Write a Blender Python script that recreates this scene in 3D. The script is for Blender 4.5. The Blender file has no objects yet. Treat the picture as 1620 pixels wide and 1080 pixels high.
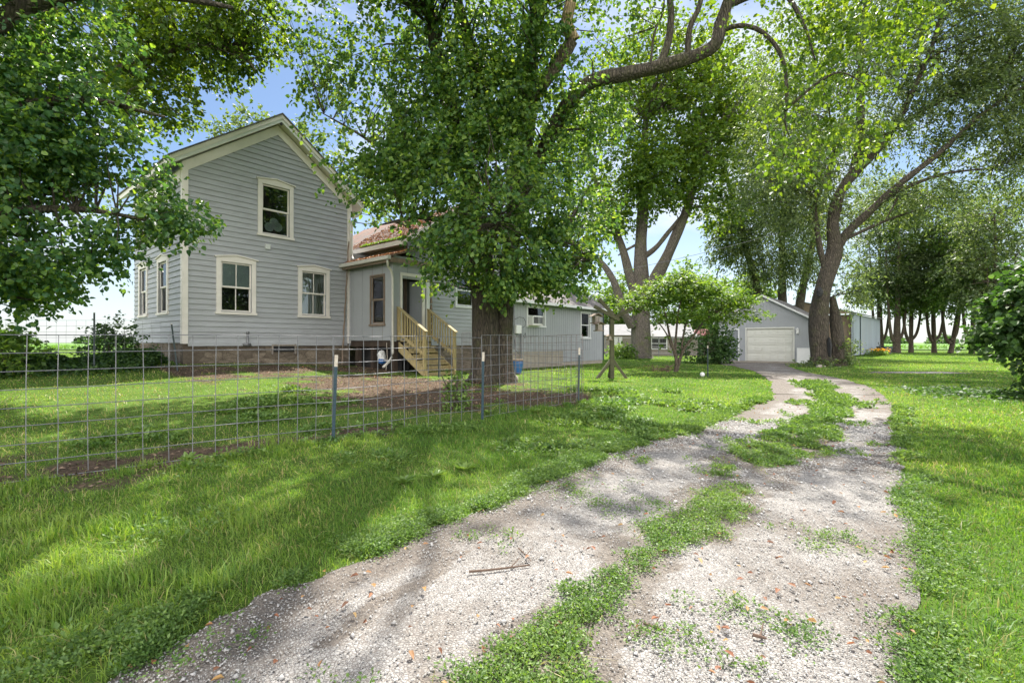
import bpy, bmesh, math, random
import numpy as np
from mathutils import Vector, Matrix
R = math.radians
rng = np.random.default_rng(11)
random.seed(5)
S = bpy.context.scene
COL = S.collection

# ------------------------------------------------------------------ camera, world, sun, exposure
EYE = 1.3
F = 760.0                      # focal length in pixels of the 1620 px wide photograph
cam_d = bpy.data.cameras.new('camera'); cam = bpy.data.objects.new('camera', cam_d); COL.objects.link(cam)
cam_d.sensor_width = 36; cam_d.lens = 36 * F / 1620; cam_d.clip_end = 9000; cam_d.clip_start = 0.05
cam.location = (0, 0, EYE); cam.rotation_euler = (R(90.15), 0, 0)
S.camera = cam
S.view_settings.view_transform = 'Standard'; S.view_settings.look = 'None'
S.view_settings.gamma = 1; S.view_settings.exposure = 1.5
S.cycles.max_bounces = 7; S.cycles.diffuse_bounces = 3; S.cycles.transparent_max_bounces = 8
S.cycles.glossy_bounces = 2; S.cycles.transmission_bounces = 4; S.cycles.use_denoising = True
S.cycles.sample_clamp_indirect = 6; S.cycles.caustics_reflective = False; S.cycles.caustics_refractive = False
SUN_AZ, SUN_EL = 14.0, 57.0    # azimuth clockwise from +Y, elevation
sd = Vector((math.sin(R(SUN_AZ)) * math.cos(R(SUN_EL)), math.cos(R(SUN_AZ)) * math.cos(R(SUN_EL)), math.sin(R(SUN_EL))))
sun_d = bpy.data.lights.new('sun', 'SUN'); sun = bpy.data.objects.new('sun', sun_d); COL.objects.link(sun)
sun_d.energy = 4.6; sun_d.angle = R(0.6); sun_d.color = (1, .95, .86)
sun.rotation_euler = sd.to_track_quat('Z', 'Y').to_euler()
W = bpy.data.worlds.new('World'); S.world = W; W.use_nodes = True
nt = W.node_tree; nt.nodes.clear()
def N(nt, typ, **kw):
    n = nt.nodes.new(typ)
    for k, v in kw.items():
        if k.startswith('i_'):
            key = k[2:]
            n.inputs[int(key) if key.isdigit() else key].default_value = v
        else: setattr(n, k, v)
    return n
sky = N(nt, 'ShaderNodeTexSky', sky_type='NISHITA', sun_disc=False, sun_elevation=R(SUN_EL), sun_rotation=R(SUN_AZ), air_density=1.0, dust_density=0.5, ozone_density=1.6)
tc = N(nt, 'ShaderNodeTexCoord'); mp = N(nt, 'ShaderNodeMapping'); mp.inputs['Scale'].default_value = (1.1, 1.1, 2.6); mp.inputs['Location'].default_value = (.35, .1, .6)
cn = N(nt, 'ShaderNodeTexNoise'); cn.inputs['Scale'].default_value = 2.6; cn.inputs['Detail'].default_value = 9; cn.inputs['Roughness'].default_value = .55
cr = N(nt, 'ShaderNodeValToRGB'); cr.color_ramp.elements[0].position = .46; cr.color_ramp.elements[1].position = .60
sx = N(nt, 'ShaderNodeSeparateXYZ'); mr = N(nt, 'ShaderNodeMapRange'); mr.inputs['From Min'].default_value = .0; mr.inputs['From Max'].default_value = .30; mr.inputs['To Min'].default_value = .6; mr.inputs['To Max'].default_value = 0
mx = N(nt, 'ShaderNodeMath', operation='MAXIMUM'); mixc = N(nt, 'ShaderNodeMix', data_type='RGBA')
bg = N(nt, 'ShaderNodeBackground'); bg.inputs['Strength'].default_value = .06; wo = N(nt, 'ShaderNodeOutputWorld')
L = nt.links.new
L(tc.outputs['Generated'], mp.inputs['Vector']); L(mp.outputs[0], cn.inputs['Vector']); L(cn.outputs['Fac'], cr.inputs[0])
L(tc.outputs['Generated'], sx.inputs[0]); L(sx.outputs['Z'], mr.inputs['Value'])
mul = N(nt, 'ShaderNodeMath', operation='MULTIPLY'); mul.inputs[1].default_value = .9
L(cr.outputs[0], mul.inputs[0]); L(mul.outputs[0], mx.inputs[0]); L(mr.outputs[0], mx.inputs[1]); L(mx.outputs[0], mixc.inputs[0])
# bright cloud bank added behind the camera, out of view, to fill the shade
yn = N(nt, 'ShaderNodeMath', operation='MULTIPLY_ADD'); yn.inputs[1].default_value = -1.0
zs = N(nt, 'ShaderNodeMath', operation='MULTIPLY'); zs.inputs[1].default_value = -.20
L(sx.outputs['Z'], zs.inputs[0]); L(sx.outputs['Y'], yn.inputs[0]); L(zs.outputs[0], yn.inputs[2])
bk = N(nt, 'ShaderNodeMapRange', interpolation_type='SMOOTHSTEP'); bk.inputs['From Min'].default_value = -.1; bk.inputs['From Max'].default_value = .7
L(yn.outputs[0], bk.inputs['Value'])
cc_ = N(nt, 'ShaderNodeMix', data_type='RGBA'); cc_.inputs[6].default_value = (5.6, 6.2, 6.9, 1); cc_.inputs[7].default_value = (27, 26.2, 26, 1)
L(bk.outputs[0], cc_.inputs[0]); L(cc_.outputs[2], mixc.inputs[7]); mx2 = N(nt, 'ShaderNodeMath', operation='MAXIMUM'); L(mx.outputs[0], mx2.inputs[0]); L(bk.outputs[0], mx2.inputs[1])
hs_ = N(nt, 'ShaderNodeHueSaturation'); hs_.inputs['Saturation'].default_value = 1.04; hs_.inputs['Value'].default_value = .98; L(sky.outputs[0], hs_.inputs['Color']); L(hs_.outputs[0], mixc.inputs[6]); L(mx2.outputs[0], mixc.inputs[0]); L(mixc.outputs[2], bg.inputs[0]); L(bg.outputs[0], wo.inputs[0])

# ------------------------------------------------------------------ numeric helpers
_lat = np.random.default_rng(3).random((256, 256))
def vnoise(x, y, s=1.0, off=0):
    x = np.asarray(x, float) / s + 37.3 + off * 17.17; y = np.asarray(y, float) / s + 91.7 + off * 5.3
    xi = np.floor(x).astype(int); yi = np.floor(y).astype(int); fx = x - xi; fy = y - yi
    fx = fx * fx * (3 - 2 * fx); fy = fy * fy * (3 - 2 * fy)
    g = lambda a, b: _lat[a % 256, b % 256]
    return (g(xi, yi) * (1 - fx) + g(xi + 1, yi) * fx) * (1 - fy) + (g(xi, yi + 1) * (1 - fx) + g(xi + 1, yi + 1) * fx) * fy
def fbm(x, y, s=1.0, off=0):
    return (vnoise(x, y, s, off) + .5 * vnoise(x, y, s / 2, off + 1) + .25 * vnoise(x, y, s / 4, off + 2)) / 1.75
def gz(x, y):
    x = np.asarray(x, float); y = np.asarray(y, float)
    d2 = (x + 11.2) ** 2 + (y - 16) ** 2
    h = .66 * np.exp(-d2 / 46)
    left = 1 / (1 + np.exp((x - 1.5 - np.clip((y - 6) * .6, 0, 9)) * 1.2))
    h = h + .09 * left * np.clip((y - 1.5) / 4, 0, 1) * np.exp(-np.clip(y - 30, 0, None) / 10)
    near = np.exp(-((x / 60) ** 2 + (y / 70) ** 2))
    return h + near * (.03 * (vnoise(x, y, 2.5, 3) - .5) + .012 * (vnoise(x, y, .7, 4) - .5))
def P(px, py, Y):              # a photograph measurement and a distance -> a point in the place
    return Vector(((px - 810) / F * Y, Y, EYE + (538 - py) / F * Y))
DY = np.array([0.3, 1.82, 2.46, 2.85, 3.63, 5.28, 6.96, 11.4, 15.9, 21, 26.7])
DXL = np.array([-1.9, -1.53, -1.28, -.79, -.24, 1.04, 2.66, 6.2, 8.6, 10.6, 12.2])
RY = np.array([0.3, 1.82, 2.4, 3.77, 5.43, 6.96, 9.69, 13.35, 16.7, 21.95, 26.7])
DXR = np.array([.8, 1.51, 2.05, 3.1, 4.4, 5.6, 7.78, 10.1, 11.6, 13.2, 15.2])
CY1 = np.array([0.3, 1.82, 2.24, 2.89, 3.77, 5.43, 6.96, 9.69, 12]); CXL = np.array([-.6, -.30, .08, .60, 1.34, 2.5, 3.85, 6.25, 7.95])
CY2 = np.array([0.3, 1.82, 2.24, 2.89, 3.38, 4.66, 6.1, 8.1, 10.7, 12]); CXR = np.array([-.1, .22, .50, 1.05, 1.62, 2.8, 4.0, 5.5, 7.5, 8.15])
def wob(x, y, o): return (fbm(x, y, .9, o) - .5) * .34 + (vnoise(x, y, .22, o + 9) - .5) * .14
def xl(y): return np.interp(y, DY, DXL) + wob(y * 1.5, y, 20) * .8
def xr(y): return np.interp(y, RY, DXR) + wob(y * 1.5, y, 24) * .7
def _c0(y): return np.interp(y, CY1, CXL) + wob(y * 2.3, y, 28) * 1.5
def _c1(y): return np.interp(y, CY2, CXR) + wob(y * 2.3, y, 33) * 1.5
def _cf(y): y = np.asarray(y, float); return np.where(y < 12, np.clip((vnoise(y * 1.0, y * 0, .42, 6) - .30) * 3.0 + np.clip((y - 3.6) * .6, 0, .6), .06, 1), 1)
def cl(y): a, b = _c0(y), _c1(y); return (a + b) / 2 - (b - a) / 2 * _cf(y)
def crr(y): a, b = _c0(y), _c1(y); return (a + b) / 2 + (b - a) / 2 * _cf(y)
def green_mid(x, y):           # patches of green between the wheel tracks
    a, b = _c0(y) - .08, _c1(y) + .08; t = np.clip((x - a) / (b - a + 1e-6), 0, 1); core = np.sin(np.pi * t)
    return (x > a) & (x < b) & (y < 12.5) & (core * 1.2 + (fbm(x, y, .55, 41) - .5) * 2.6 + (vnoise(x, y, .12, 43) - .5) * .8 + np.clip((y - 4) * .22, -.35, .5) > .60)
def drive(x, y):               # 1 on the gravel ruts
    on = (x > xl(y)) & (x < xr(y)) & (y < 26.7)
    mid = green_mid(x, y)
    ap = (y >= 26.7) & (y < 33.5) & (x > 11.9 + (y - 26.7) * .25) & (x < 15.2 + (y - 26.7) * .55)
    ap &= ~((x - 14.2) * .639 + (y - 33) * .769 > -.05)
    side = (np.abs(y - 20.7 - .03 * (x - 15)) < .5 + .3 * (vnoise(x, y, 1.5, 7) - .5)) & (x > 14.9) & (x < 19.2)
    return (on & ~mid) | ap | side
UX, UY = .639, .769            # direction of the house front
BX, BY = -6.13, 18.14
def house_local(x, y):
    dx = x - BX; dy = y - BY
    return dx * UX + dy * UY, -dx * UY + dy * UX
def bare(x, y):                # worn earth and mulch inside the yard fence
    hx, hy = house_local(x, y)
    n = fbm(x, y, 1.3, 50); n2 = vnoise(x, y, .35, 55)
    b = np.exp(-((hy + 1.9) / 1.35) ** 2) * ((hx > -6.2) & (hx < 1)) * 1.15
    b = np.maximum(b, 1.25 * np.exp(-(((x + 2.9) / 2.5) ** 2 + ((y - 12.6) / 2.6) ** 2) ** 1.5))
    b = np.maximum(b, 1.15 * np.exp(-(((x + 1.9) / 2.0) ** 2 + ((y - 9.9) / 1.6) ** 2) ** 1.5))
    b = np.maximum(b, 1.1 * np.exp(-(((x - .1) / 1.9) ** 2 + ((y - 10.4) / 1.5) ** 2) ** 1.5))
    b = np.maximum(b, 1.0 * np.exp(-(((x + 5.0) / 1.2) ** 2 + ((y - 4.3 - .0) / .55) ** 2)))
    fl = (x * .757 - y) / 1.254 + (6.0 * .757 + 2.95) / 1.254 - .0   # signed distance to the front fence line
    b = np.maximum(b, (n2 * .5 + .95) * np.exp(-((fl + .22) / .38) ** 2) * ((x > -5.6) & (x < -1.6)))
    b = np.where((x > -3.2) & (x < 1.6) & (y < 11) & (y < 7.9 + (x + .3) * 1.0), b * .15, b)
    return np.clip((b + (n - .5) * 1.2 + (n2 - .5) * 1.1 - .36) * 2.3, 0, 1) * (b > .05)

# ------------------------------------------------------------------ materials
MATS = {}
def new_mat(name):
    m = bpy.data.materials.new(name); m.use_nodes = True; n = m.node_tree; n.nodes.clear()
    o = N(n, 'ShaderNodeOutputMaterial'); p = N(n, 'ShaderNodeBsdfPrincipled'); n.links.new(p.outputs[0], o.inputs[0])
    MATS[name] = m; return m, n, p, o
def ramp(n, fac, stops):
    r = N(n, 'ShaderNodeValToRGB'); e = r.color_ramp.elements
    while len(e) < len(stops): e.new(.5)
    for i, (p, c) in enumerate(stops): e[i].position = p; e[i].color = (*c, 1) if len(c) == 3 else c
    n.links.new(fac, r.inputs[0]); return r.outputs[0]
def noise(n, scale, detail=4, rough=.55, vec=None, dist=0):
    t = N(n, 'ShaderNodeTexNoise'); t.inputs['Scale'].default_value = scale; t.inputs['Detail'].default_value = detail; t.inputs['Roughness'].default_value = rough; t.inputs['Distortion'].default_value = dist
    if vec: n.links.new(vec, t.inputs['Vector'])
    return t.outputs['Fac']
def objco(n, scale=(1, 1, 1)):
    t = N(n, 'ShaderNodeTexCoord'); m = N(n, 'ShaderNodeMapping'); m.inputs['Scale'].default_value = scale
    n.links.new(t.outputs['Object'], m.inputs[0]); return m.outputs[0]
def bump(n, p, h, s=.3, d=.02):
    b = N(n, 'ShaderNodeBump'); b.inputs['Strength'].default_value = s; b.inputs['Distance'].default_value = d
    n.links.new(h, b.inputs['Height']); n.links.new(b.outputs[0], p.inputs['Normal'])
def mixrgb(n, fac, a, b, mode='MIX'):
    m = N(n, 'ShaderNodeMix', data_type='RGBA', blend_type=mode)
    for v, i in ((fac, 0), (a, 6), (b, 7)):
        if isinstance(v, (int, float)): m.inputs[i].default_value = v
        elif isinstance(v, tuple): m.inputs[i].default_value = (*v, 1) if len(v) == 3 else v
        else: n.links.new(v, m.inputs[i])
    return m.outputs[2]
def attr(n, name):
    a = N(n, 'ShaderNodeAttribute', attribute_name=name); return a.outputs['Fac']
def plain(name, c, var=.12, scale=6, rough=.6, metal=0, bs=.15, bscale=60, stretch=(1, 1, 1), dirt=None, dirt_amt=.5):
    m, n, p, o = new_mat(name); v = objco(n, stretch)
    a = tuple(x * (1 - var) for x in c); b = tuple(min(1, x * (1 + var)) for x in c)
    col = ramp(n, noise(n, scale, 6, .6, v), [(.3, a), (.7, b)])
    if dirt:
        f = ramp(n, noise(n, scale * .45, 8, .7, v, .6), [(.55, (0, 0, 0)), (.75, (dirt_amt,) * 3)])
        col = mixrgb(n, f, col, dirt)
    n.links.new(col, p.inputs['Base Color']); p.inputs['Roughness'].default_value = rough; p.inputs['Metallic'].default_value = metal
    if bs: bump(n, p, noise(n, bscale, 4, .6, v), bs, .01)
    return m
plain('siding', (.335, .345, .36), .10, 1.6, .6, 0, .12, 40, (1, 1, 6), (.17, .165, .15), .42)
plain('panel_siding', (.30, .315, .325), .05, 1.5, .65, 0, .08, 40)
plain('trim', (.66, .62, .57), .06, 3, .55, 0, .06, 60, (1, 1, 1), (.40, .36, .30), .35)
plain('white_trim', (.62, .63, .62), .05, 3, .5, 0, .05, 60, (1, 1, 1), (.42, .42, .4), .3)
plain('weathered_wood', (.20, .15, .11), .3, 4, .85, 0, .4, 60, (8, 8, 1), (.1, .08, .06), .6)
plain('grey_wood', (.23, .20, .17), .3, 4, .85, 0, .4, 50, (6, 6, 1), (.1, .09, .08), .5)
plain('deck_wood', (.34, .27, .13), .35, 5, .8, 0, .3, 40, (6, 6, 1), (.17, .12, .06), .7)
plain('moss_wood', (.06, .06, .03), .3, 6, .9, 0, .4, 50, (1, 1, 1), (.12, .10, .07), .7)
plain('concrete', (.30, .27, .22), .15, 3, .9, 0, .4, 50, (1, 1, 1), (.18, .16, .13), .6)
plain('dark_gap', (.02, .02, .02), .3, 3, .9)  # near-black colour standing in for the shade in rooms, openings and recesses
plain('door_paint', (.20, .215, .235), .05, 3, .55, 0, .05)
plain('garage_paint', (.56, .56, .50), .03, 1.5, .5, 0, .04, 40, (1, 1, 1), (.40, .37, .30), .25)
plain('white_paint', (.66, .66, .64), .04, 3, .45, 0, .03)
plain('galvanised', (.19, .19, .20), .2, 9, .5, .5, .05)
plain('gutter', (.52, .50, .45), .08, 4, .5, .1, .03, 40, (1, 1, 1), (.3, .27, .22), .5)
plain('post_blue', (.012, .036, .05), .2, 20, .55, .1, .1)
plain('post_dark', (.03, .045, .05), .2, 20, .6, .1, .1)
plain('rust_white', (.40, .36, .30), .2, 30, .6, 0, .1, 60, (1, 1, 1), (.3, .15, .08), .6)
plain('blue_plastic', (.03, .12, .33), .1, 8, .4, 0, .03)
plain('rock', (.36, .32, .27), .25, 9, .9, 0, .7, 30, (1, 1, 1), (.2, .17, .13), .6)
plain('old_tin', (.15, .15, .155), .2, 1.5, .8, 0, .1, 30, (1, 1, 1), (.12, .09, .07), .5)
plain('red_paint', (.16, .035, .03), .2, 5, .6)
plain('black_plastic', (.03, .03, .035), .2, 5, .5)
plain('curtain', (.72, .72, .66), .05, 3, .9, 0, 0)
plain('shade_cloth', (.72, .80, .80), .04, 3, .9, 0, 0)
plain('twig', (.10, .065, .045), .3, 20, .9, 0, .4, 50)
plain('rusty_wire', (.20, .15, .14), .3, 12, .6, .5, .05)
plain('under_porch_dark', (.05, .035, .025), .3, 3, .95, 0, .5, 20)  # porch piers and floor coloured dark for the shade underneath
plain('hose', (.45, .48, .06), .1, 5, .5)
plain('tin_roof', (.20, .20, .21), .12, 1.5, .4, .5, .1, 30, (1, 1, 1), (.3, .22, .16), .5)

def shingles():
    m, n, p, o = new_mat('shingles'); v = objco(n)
    br = N(n, 'ShaderNodeTexBrick'); br.inputs['Scale'].default_value = 1; br.inputs['Brick Width'].default_value = .3; br.inputs['Row Height'].default_value = .14; br.inputs['Mortar Size'].default_value = .006
    br.inputs['Color1'].default_value = (.10, .095, .09, 1); br.inputs['Color2'].default_value = (.17, .155, .15, 1); br.inputs['Mortar'].default_value = (.03, .03, .03, 1)
    n.links.new(v, br.inputs['Vector'])
    f = ramp(n, noise(n, 1.3, 8, .7, v), [(.42, (0, 0, 0)), (.62, (1, 1, 1))])
    c = mixrgb(n, f, br.outputs[0], (.20, .095, .065)); c = mixrgb(n, ramp(n, noise(n, 14, 4, .6, v), [(.45, (0, 0, 0)), (.6, (.7, .7, .7))]), c, (.24, .17, .13))
    n.links.new(c, p.inputs['Base Color']); p.inputs['Roughness'].default_value = .95; bump(n, p, br.outputs['Fac'], .4, -.01)
    m2, n, p, o = new_mat('plain_shingles'); v = objco(n)
    c = ramp(n, noise(n, 9, 7, .7, v), [(.3, (.075, .068, .065)), (.7, (.17, .155, .15))]); n.links.new(c, p.inputs['Base Color']); p.inputs['Roughness'].default_value = .95
    bump(n, p, noise(n, 30, 4, .6, v), .5, .02)
shingles()
def stone():
    m, n, p, o = new_mat('stone'); v = objco(n, (1, 1, 2.1))
    vo = N(n, 'ShaderNodeTexVoronoi', feature='DISTANCE_TO_EDGE'); vo.inputs['Scale'].default_value = 1.9; n.links.new(v, vo.inputs['Vector'])
    v2 = N(n, 'ShaderNodeTexVoronoi'); v2.inputs['Scale'].default_value = 1.9; n.links.new(v, v2.inputs['Vector'])
    bw = N(n, 'ShaderNodeRGBToBW'); n.links.new(v2.outputs['Color'], bw.inputs[0])
    c = ramp(n, bw.outputs[0], [(.2, (.13, .105, .08)), (.8, (.25, .205, .155))])
    c = mixrgb(n, ramp(n, noise(n, 5, 8, .7, v), [(.4, (0, 0, 0)), (.7, (.85, .85, .85))]), c, (.075, .055, .038))
    c = mixrgb(n, ramp(n, vo.outputs['Distance'], [(0, (.6, .6, .6)), (.05, (0, 0, 0))]), c, (.08, .06, .045))
    n.links.new(c, p.inputs['Base Color']); p.inputs['Roughness'].default_value = .95; bump(n, p, noise(n, 12, 7, .7, v), .9, .05)
stone()
def bark(name, a, b, moss=None):
    m, n, p, o = new_mat(name); v = objco(n, (1, 1, .22))
    w = noise(n, 13, 8, .7, v, .8); vo = N(n, 'ShaderNodeTexVoronoi', feature='DISTANCE_TO_EDGE'); vo.inputs['Scale'].default_value = 14; n.links.new(v, vo.inputs['Vector'])
    c = ramp(n, w, [(.35, a), (.68, b)])
    c = mixrgb(n, ramp(n, vo.outputs['Distance'], [(0, (.75, .75, .75)), (.14, (0, 0, 0))]), c, tuple(x * .22 for x in a))
    if moss:
        v2 = objco(n); c = mixrgb(n, ramp(n, noise(n, 1.6, 6, .7, v2), [(.52, (0, 0, 0)), (.7, (.6, .6, .6))]), c, moss)
    n.links.new(c, p.inputs['Base Color']); p.inputs['Roughness'].default_value = .95
    h = N(n, 'ShaderNodeMath', operation='MULTIPLY_ADD'); n.links.new(vo.outputs['Distance'], h.inputs[0]); h.inputs[1].default_value = 2.5; n.links.new(w, h.inputs[2])
    bump(n, p, h.outputs[0], 1, .05)
bark('dark_bark', (.042, .034, .025), (.110, .090, .066), (.065, .075, .022)); bark('bark', (.075, .056, .040), (.17, .135, .10), (.10, .12, .04)); bark('pale_bark', (.10, .085, .07), (.22, .19, .16), (.12, .14, .04)); bark('bare_limb', (.38, .27, .15), (.55, .42, .27))

def leaf_mat(name, lo, mid, hi, trans, tmix=.42, rough=.5, vscale=.8):
    m, n, p, o = new_mat(name)
    c = ramp(n, attr(n, 'tint'), [(0, lo), (.5, mid), (1, hi)])
    g = N(n, 'ShaderNodeNewGeometry')
    f = noise(n, vscale, 3, .5, g.outputs['Position'])
    c = mixrgb(n, 1.0, c, ramp(n, f, [(.3, (.78, .85, .8)), (.7, (1.2, 1.1, 1.0))]), 'MULTIPLY')
    n.links.new(c, p.inputs['Base Color']); p.inputs['Roughness'].default_value = rough; p.inputs['Specular IOR Level'].default_value = .35
    t = N(n, 'ShaderNodeBsdfTranslucent'); tc_ = mixrgb(n, 1.0, c, trans, 'MULTIPLY'); n.links.new(tc_, t.inputs['Color'])
    ms = N(n, 'ShaderNodeMixShader'); ms.inputs[0].default_value = tmix
    n.links.new(p.outputs[0], ms.inputs[1]); n.links.new(t.outputs[0], ms.inputs[2]); n.links.new(ms.outputs[0], o.inputs[0])
    return m
leaf_mat('leaf_main', (.024, .068, .026), (.066, .140, .034), (.17, .26, .055), (2.6, 2.3, .9))
leaf_mat('leaf_maple', (.038, .080, .018), (.068, .135, .026), (.12, .19, .03), (3.0, 2.5, .7), .46)
leaf_mat('leaf_left', (.034, .090, .050), (.062, .135, .056), (.15, .24, .045), (2.7, 2.5, .8), .42, .33)
leaf_mat('leaf_willow', (.045, .075, .036), (.085, .125, .058), (.15, .20, .085), (2.2, 2.2, .9), .40)
leaf_mat('leaf_light', (.05, .11, .025), (.085, .165, .035), (.15, .24, .05), (2.4, 2.1, .8), .45)
leaf_mat('leaf_dark', (.022, .055, .020), (.044, .092, .028), (.085, .15, .04), (2.0, 2.2, .8), .35, .52)
leaf_mat('leaf_weed', (.06, .12, .03), (.10, .18, .045), (.17, .26, .07), (2.0, 2.0, .8), .35)
leaf_mat('blade', (.045, .115, .022), (.105, .215, .034), (.24, .33, .085), (2.1, 2.0, .6), .42, .5, .55)
leaf_mat('blade_dry', (.16, .19, .06), (.25, .25, .09), (.36, .33, .15), (1.3, 1.2, .8), .3)
leaf_mat('dead_leaf', (.13, .055, .03), (.25, .11, .065), (.36, .23, .09), (1.2, 1.0, .8), .2, .6, 8)
leaf_mat('petal', (.75, .28, .02), (.85, .42, .03), (.9, .6, .05), (1, 1, .8), .3)
leaf_mat('crop_leaf', (.07, .15, .025), (.10, .20, .035), (.14, .25, .05), (2, 2, .8), .3)

def ground_mat():
    m, n, p, o = new_mat('ground'); g = N(n, 'ShaderNodeNewGeometry'); v = g.outputs['Position']
    gr = ramp(n, noise(n, 2.2, 8, .7, v), [(.3, (.055, .10, .018)), (.7, (.12, .20, .032))])
    gr = mixrgb(n, ramp(n, noise(n, 45, 3, .6, v), [(.4, (0, 0, 0)), (.75, (.7, .7, .7))]), gr, (.040, .05, .018))
    so = ramp(n, noise(n, 26, 8, .75, v), [(.35, (.042, .030, .021)), (.62, (.135, .098, .070)), (.8, (.27, .205, .155))])
    f = attr(n, 'bare')
    c = mixrgb(n, f, gr, so)
    n.links.new(c, p.inputs['Base Color']); p.inputs['Roughness'].default_value = 1; p.inputs['Specular IOR Level'].default_value = .1
    bump(n, p, noise(n, 40, 6, .7, v), .8, .03)
    m, n, p, o = new_mat('gravel'); g = N(n, 'ShaderNodeNewGeometry'); v = g.outputs['Position']
    v1 = N(n, 'ShaderNodeTexVoronoi'); v1.inputs['Scale'].default_value = 62; v1.inputs['Randomness'].default_value = 1; n.links.new(v, v1.inputs['Vector'])
    v2 = N(n, 'ShaderNodeTexVoronoi', feature='DISTANCE_TO_EDGE'); v2.inputs['Scale'].default_value = 62; n.links.new(v, v2.inputs['Vector'])
    bw = N(n, 'ShaderNodeRGBToBW'); n.links.new(v1.outputs['Color'], bw.inputs[0])
    c = ramp(n, bw.outputs[0], [(.1, (.17, .16, .155)), (.5, (.285, .275, .262)), (.9, (.43, .42, .405))])
    c = mixrgb(n, ramp(n, noise(n, 30, 5, .7, v), [(.40, (0, 0, 0)), (.62, (.85, .85, .85))]), c, (.31, .297, .28))
    c = mixrgb(n, ramp(n, v2.outputs['Distance'], [(0, (.9, .9, .9)), (.13, (0, 0, 0))]), c, (.11, .09, .08))
    di = noise(n, .9, 9, .72, v, .4); ma = N(n, 'ShaderNodeMath', operation='MULTIPLY_ADD'); n.links.new(attr(n, 'bare'), ma.inputs[0]); ma.inputs[1].default_value = .30; n.links.new(di, ma.inputs[2])
    so = ramp(n, noise(n, 50, 6, .7, v), [(.35, (.07, .055, .045)), (.7, (.20, .17, .14))])
    c = mixrgb(n, ramp(n, ma.outputs[0], [(.50, (0, 0, 0)), (.64, (.85, .85, .85))]), c, so)
    n.links.new(c, p.inputs['Base Color']); p.inputs['Roughness'].default_value = .95
    h = N(n, 'ShaderNodeMath', operation='MULTIPLY_ADD'); n.links.new(v2.outputs['Distance'], h.inputs[0]); h.inputs[1].default_value = 1.6; n.links.new(noise(n, 18, 5, .6, v), h.inputs[2])
    bump(n, p, h.outputs[0], .9, .012)
    m, n, p, o = new_mat('pebble')
    c = ramp(n, attr(n, 'tint'), [(0, (.20, .19, .18)), (.4, (.30, .29, .275)), (1, (.42, .41, .395))]); n.links.new(c, p.inputs['Base Color']); p.inputs['Roughness'].default_value = .9
    m, n, p, o = new_mat('field'); g = N(n, 'ShaderNodeNewGeometry'); v = g.outputs['Position']
    c = ramp(n, noise(n, .9, 8, .8, v), [(.3, (.085, .17, .035)), (.7, (.14, .26, .06))]); n.links.new(c, p.inputs['Base Color']); p.inputs['Roughness'].default_value = 1; bump(n, p, noise(n, 1.5, 5, .7, v), 1, .4)
    m, n, p, o = new_mat('glass')
    gl = N(n, 'ShaderNodeBsdfGlossy'); gl.inputs['Roughness'].default_value = .02; gl.inputs['Color'].default_value = (.9, .95, 1, 1)
    tr = N(n, 'ShaderNodeBsdfTransparent'); tr.inputs['Color'].default_value = (.72, .76, .75, 1)
    fr = N(n, 'ShaderNodeFresnel'); fr.inputs['IOR'].default_value = 1.8; ms = N(n, 'ShaderNodeMixShader')
    bumpn = N(n, 'ShaderNodeBump'); bumpn.inputs['Strength'].default_value = .08; n.links.new(noise(n, 2.5, 2, .5, objco(n)), bumpn.inputs['Height']); n.links.new(bumpn.outputs[0], gl.inputs['Normal'])
    n.links.new(fr.outputs[0], ms.inputs[0]); n.links.new(tr.outputs[0], ms.inputs[1]); n.links.new(gl.outputs[0], ms.inputs[2]); n.links.new(ms.outputs[0], o.inputs[0])
ground_mat()

# ------------------------------------------------------------------ object helpers
def put(name, me, mat, parent=None, loc=None):
    o = bpy.data.objects.new(name, me); COL.objects.link(o)
    if mat: me.materials.append(MATS[mat])
    if parent: o.parent = parent
    if loc is not None: o.location = loc
    return o
def raw(name, V, Fc, mat, parent=None, at=None, smooth=False, loc=None):
    """V (n,3), Fc: one (m,k) array or list of arrays"""
    me = bpy.data.meshes.new(name); V = np.asarray(V, np.float32)
    if not isinstance(Fc, list): Fc = [Fc]
    Fc = [f for f in Fc if len(f)]
    me.vertices.add(len(V)); me.vertices.foreach_set('co', V.ravel())
    idx = np.concatenate([f.ravel() for f in Fc]).astype(np.int32); tot = np.concatenate([np.full(len(f), f.shape[1], np.int32) for f in Fc])
    me.loops.add(len(idx)); me.loops.foreach_set('vertex_index', idx)
    me.polygons.add(len(tot)); me.polygons.foreach_set('loop_start', np.concatenate([[0], np.cumsum(tot)[:-1]]).astype(np.int32)); me.polygons.foreach_set('loop_total', tot)
    for k, v in (at or {}).items():
        a = me.attributes.new(k, 'FLOAT', 'POINT'); a.data.foreach_set('value', np.asarray(v, np.float32))
    me.update(calc_edges=True)
    if smooth: me.polygons.foreach_set('use_smooth', np.ones(len(tot), bool))
    return put(name, me, mat, parent, loc)
def tag(o, label=None, cat=None, group=None, kind=None):
    if label: o['label'] = label
    if cat: o['category'] = cat
    if group: o['group'] = group
    if kind: o['kind'] = kind
    return o
def empty(name, loc, rz=0, label=None, cat=None, group=None):
    o = bpy.data.objects.new(name, None); COL.objects.link(o); o.location = loc; o.rotation_euler = (0, 0, rz); o.empty_display_size = .2
    return tag(o, label, cat, group)
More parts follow.
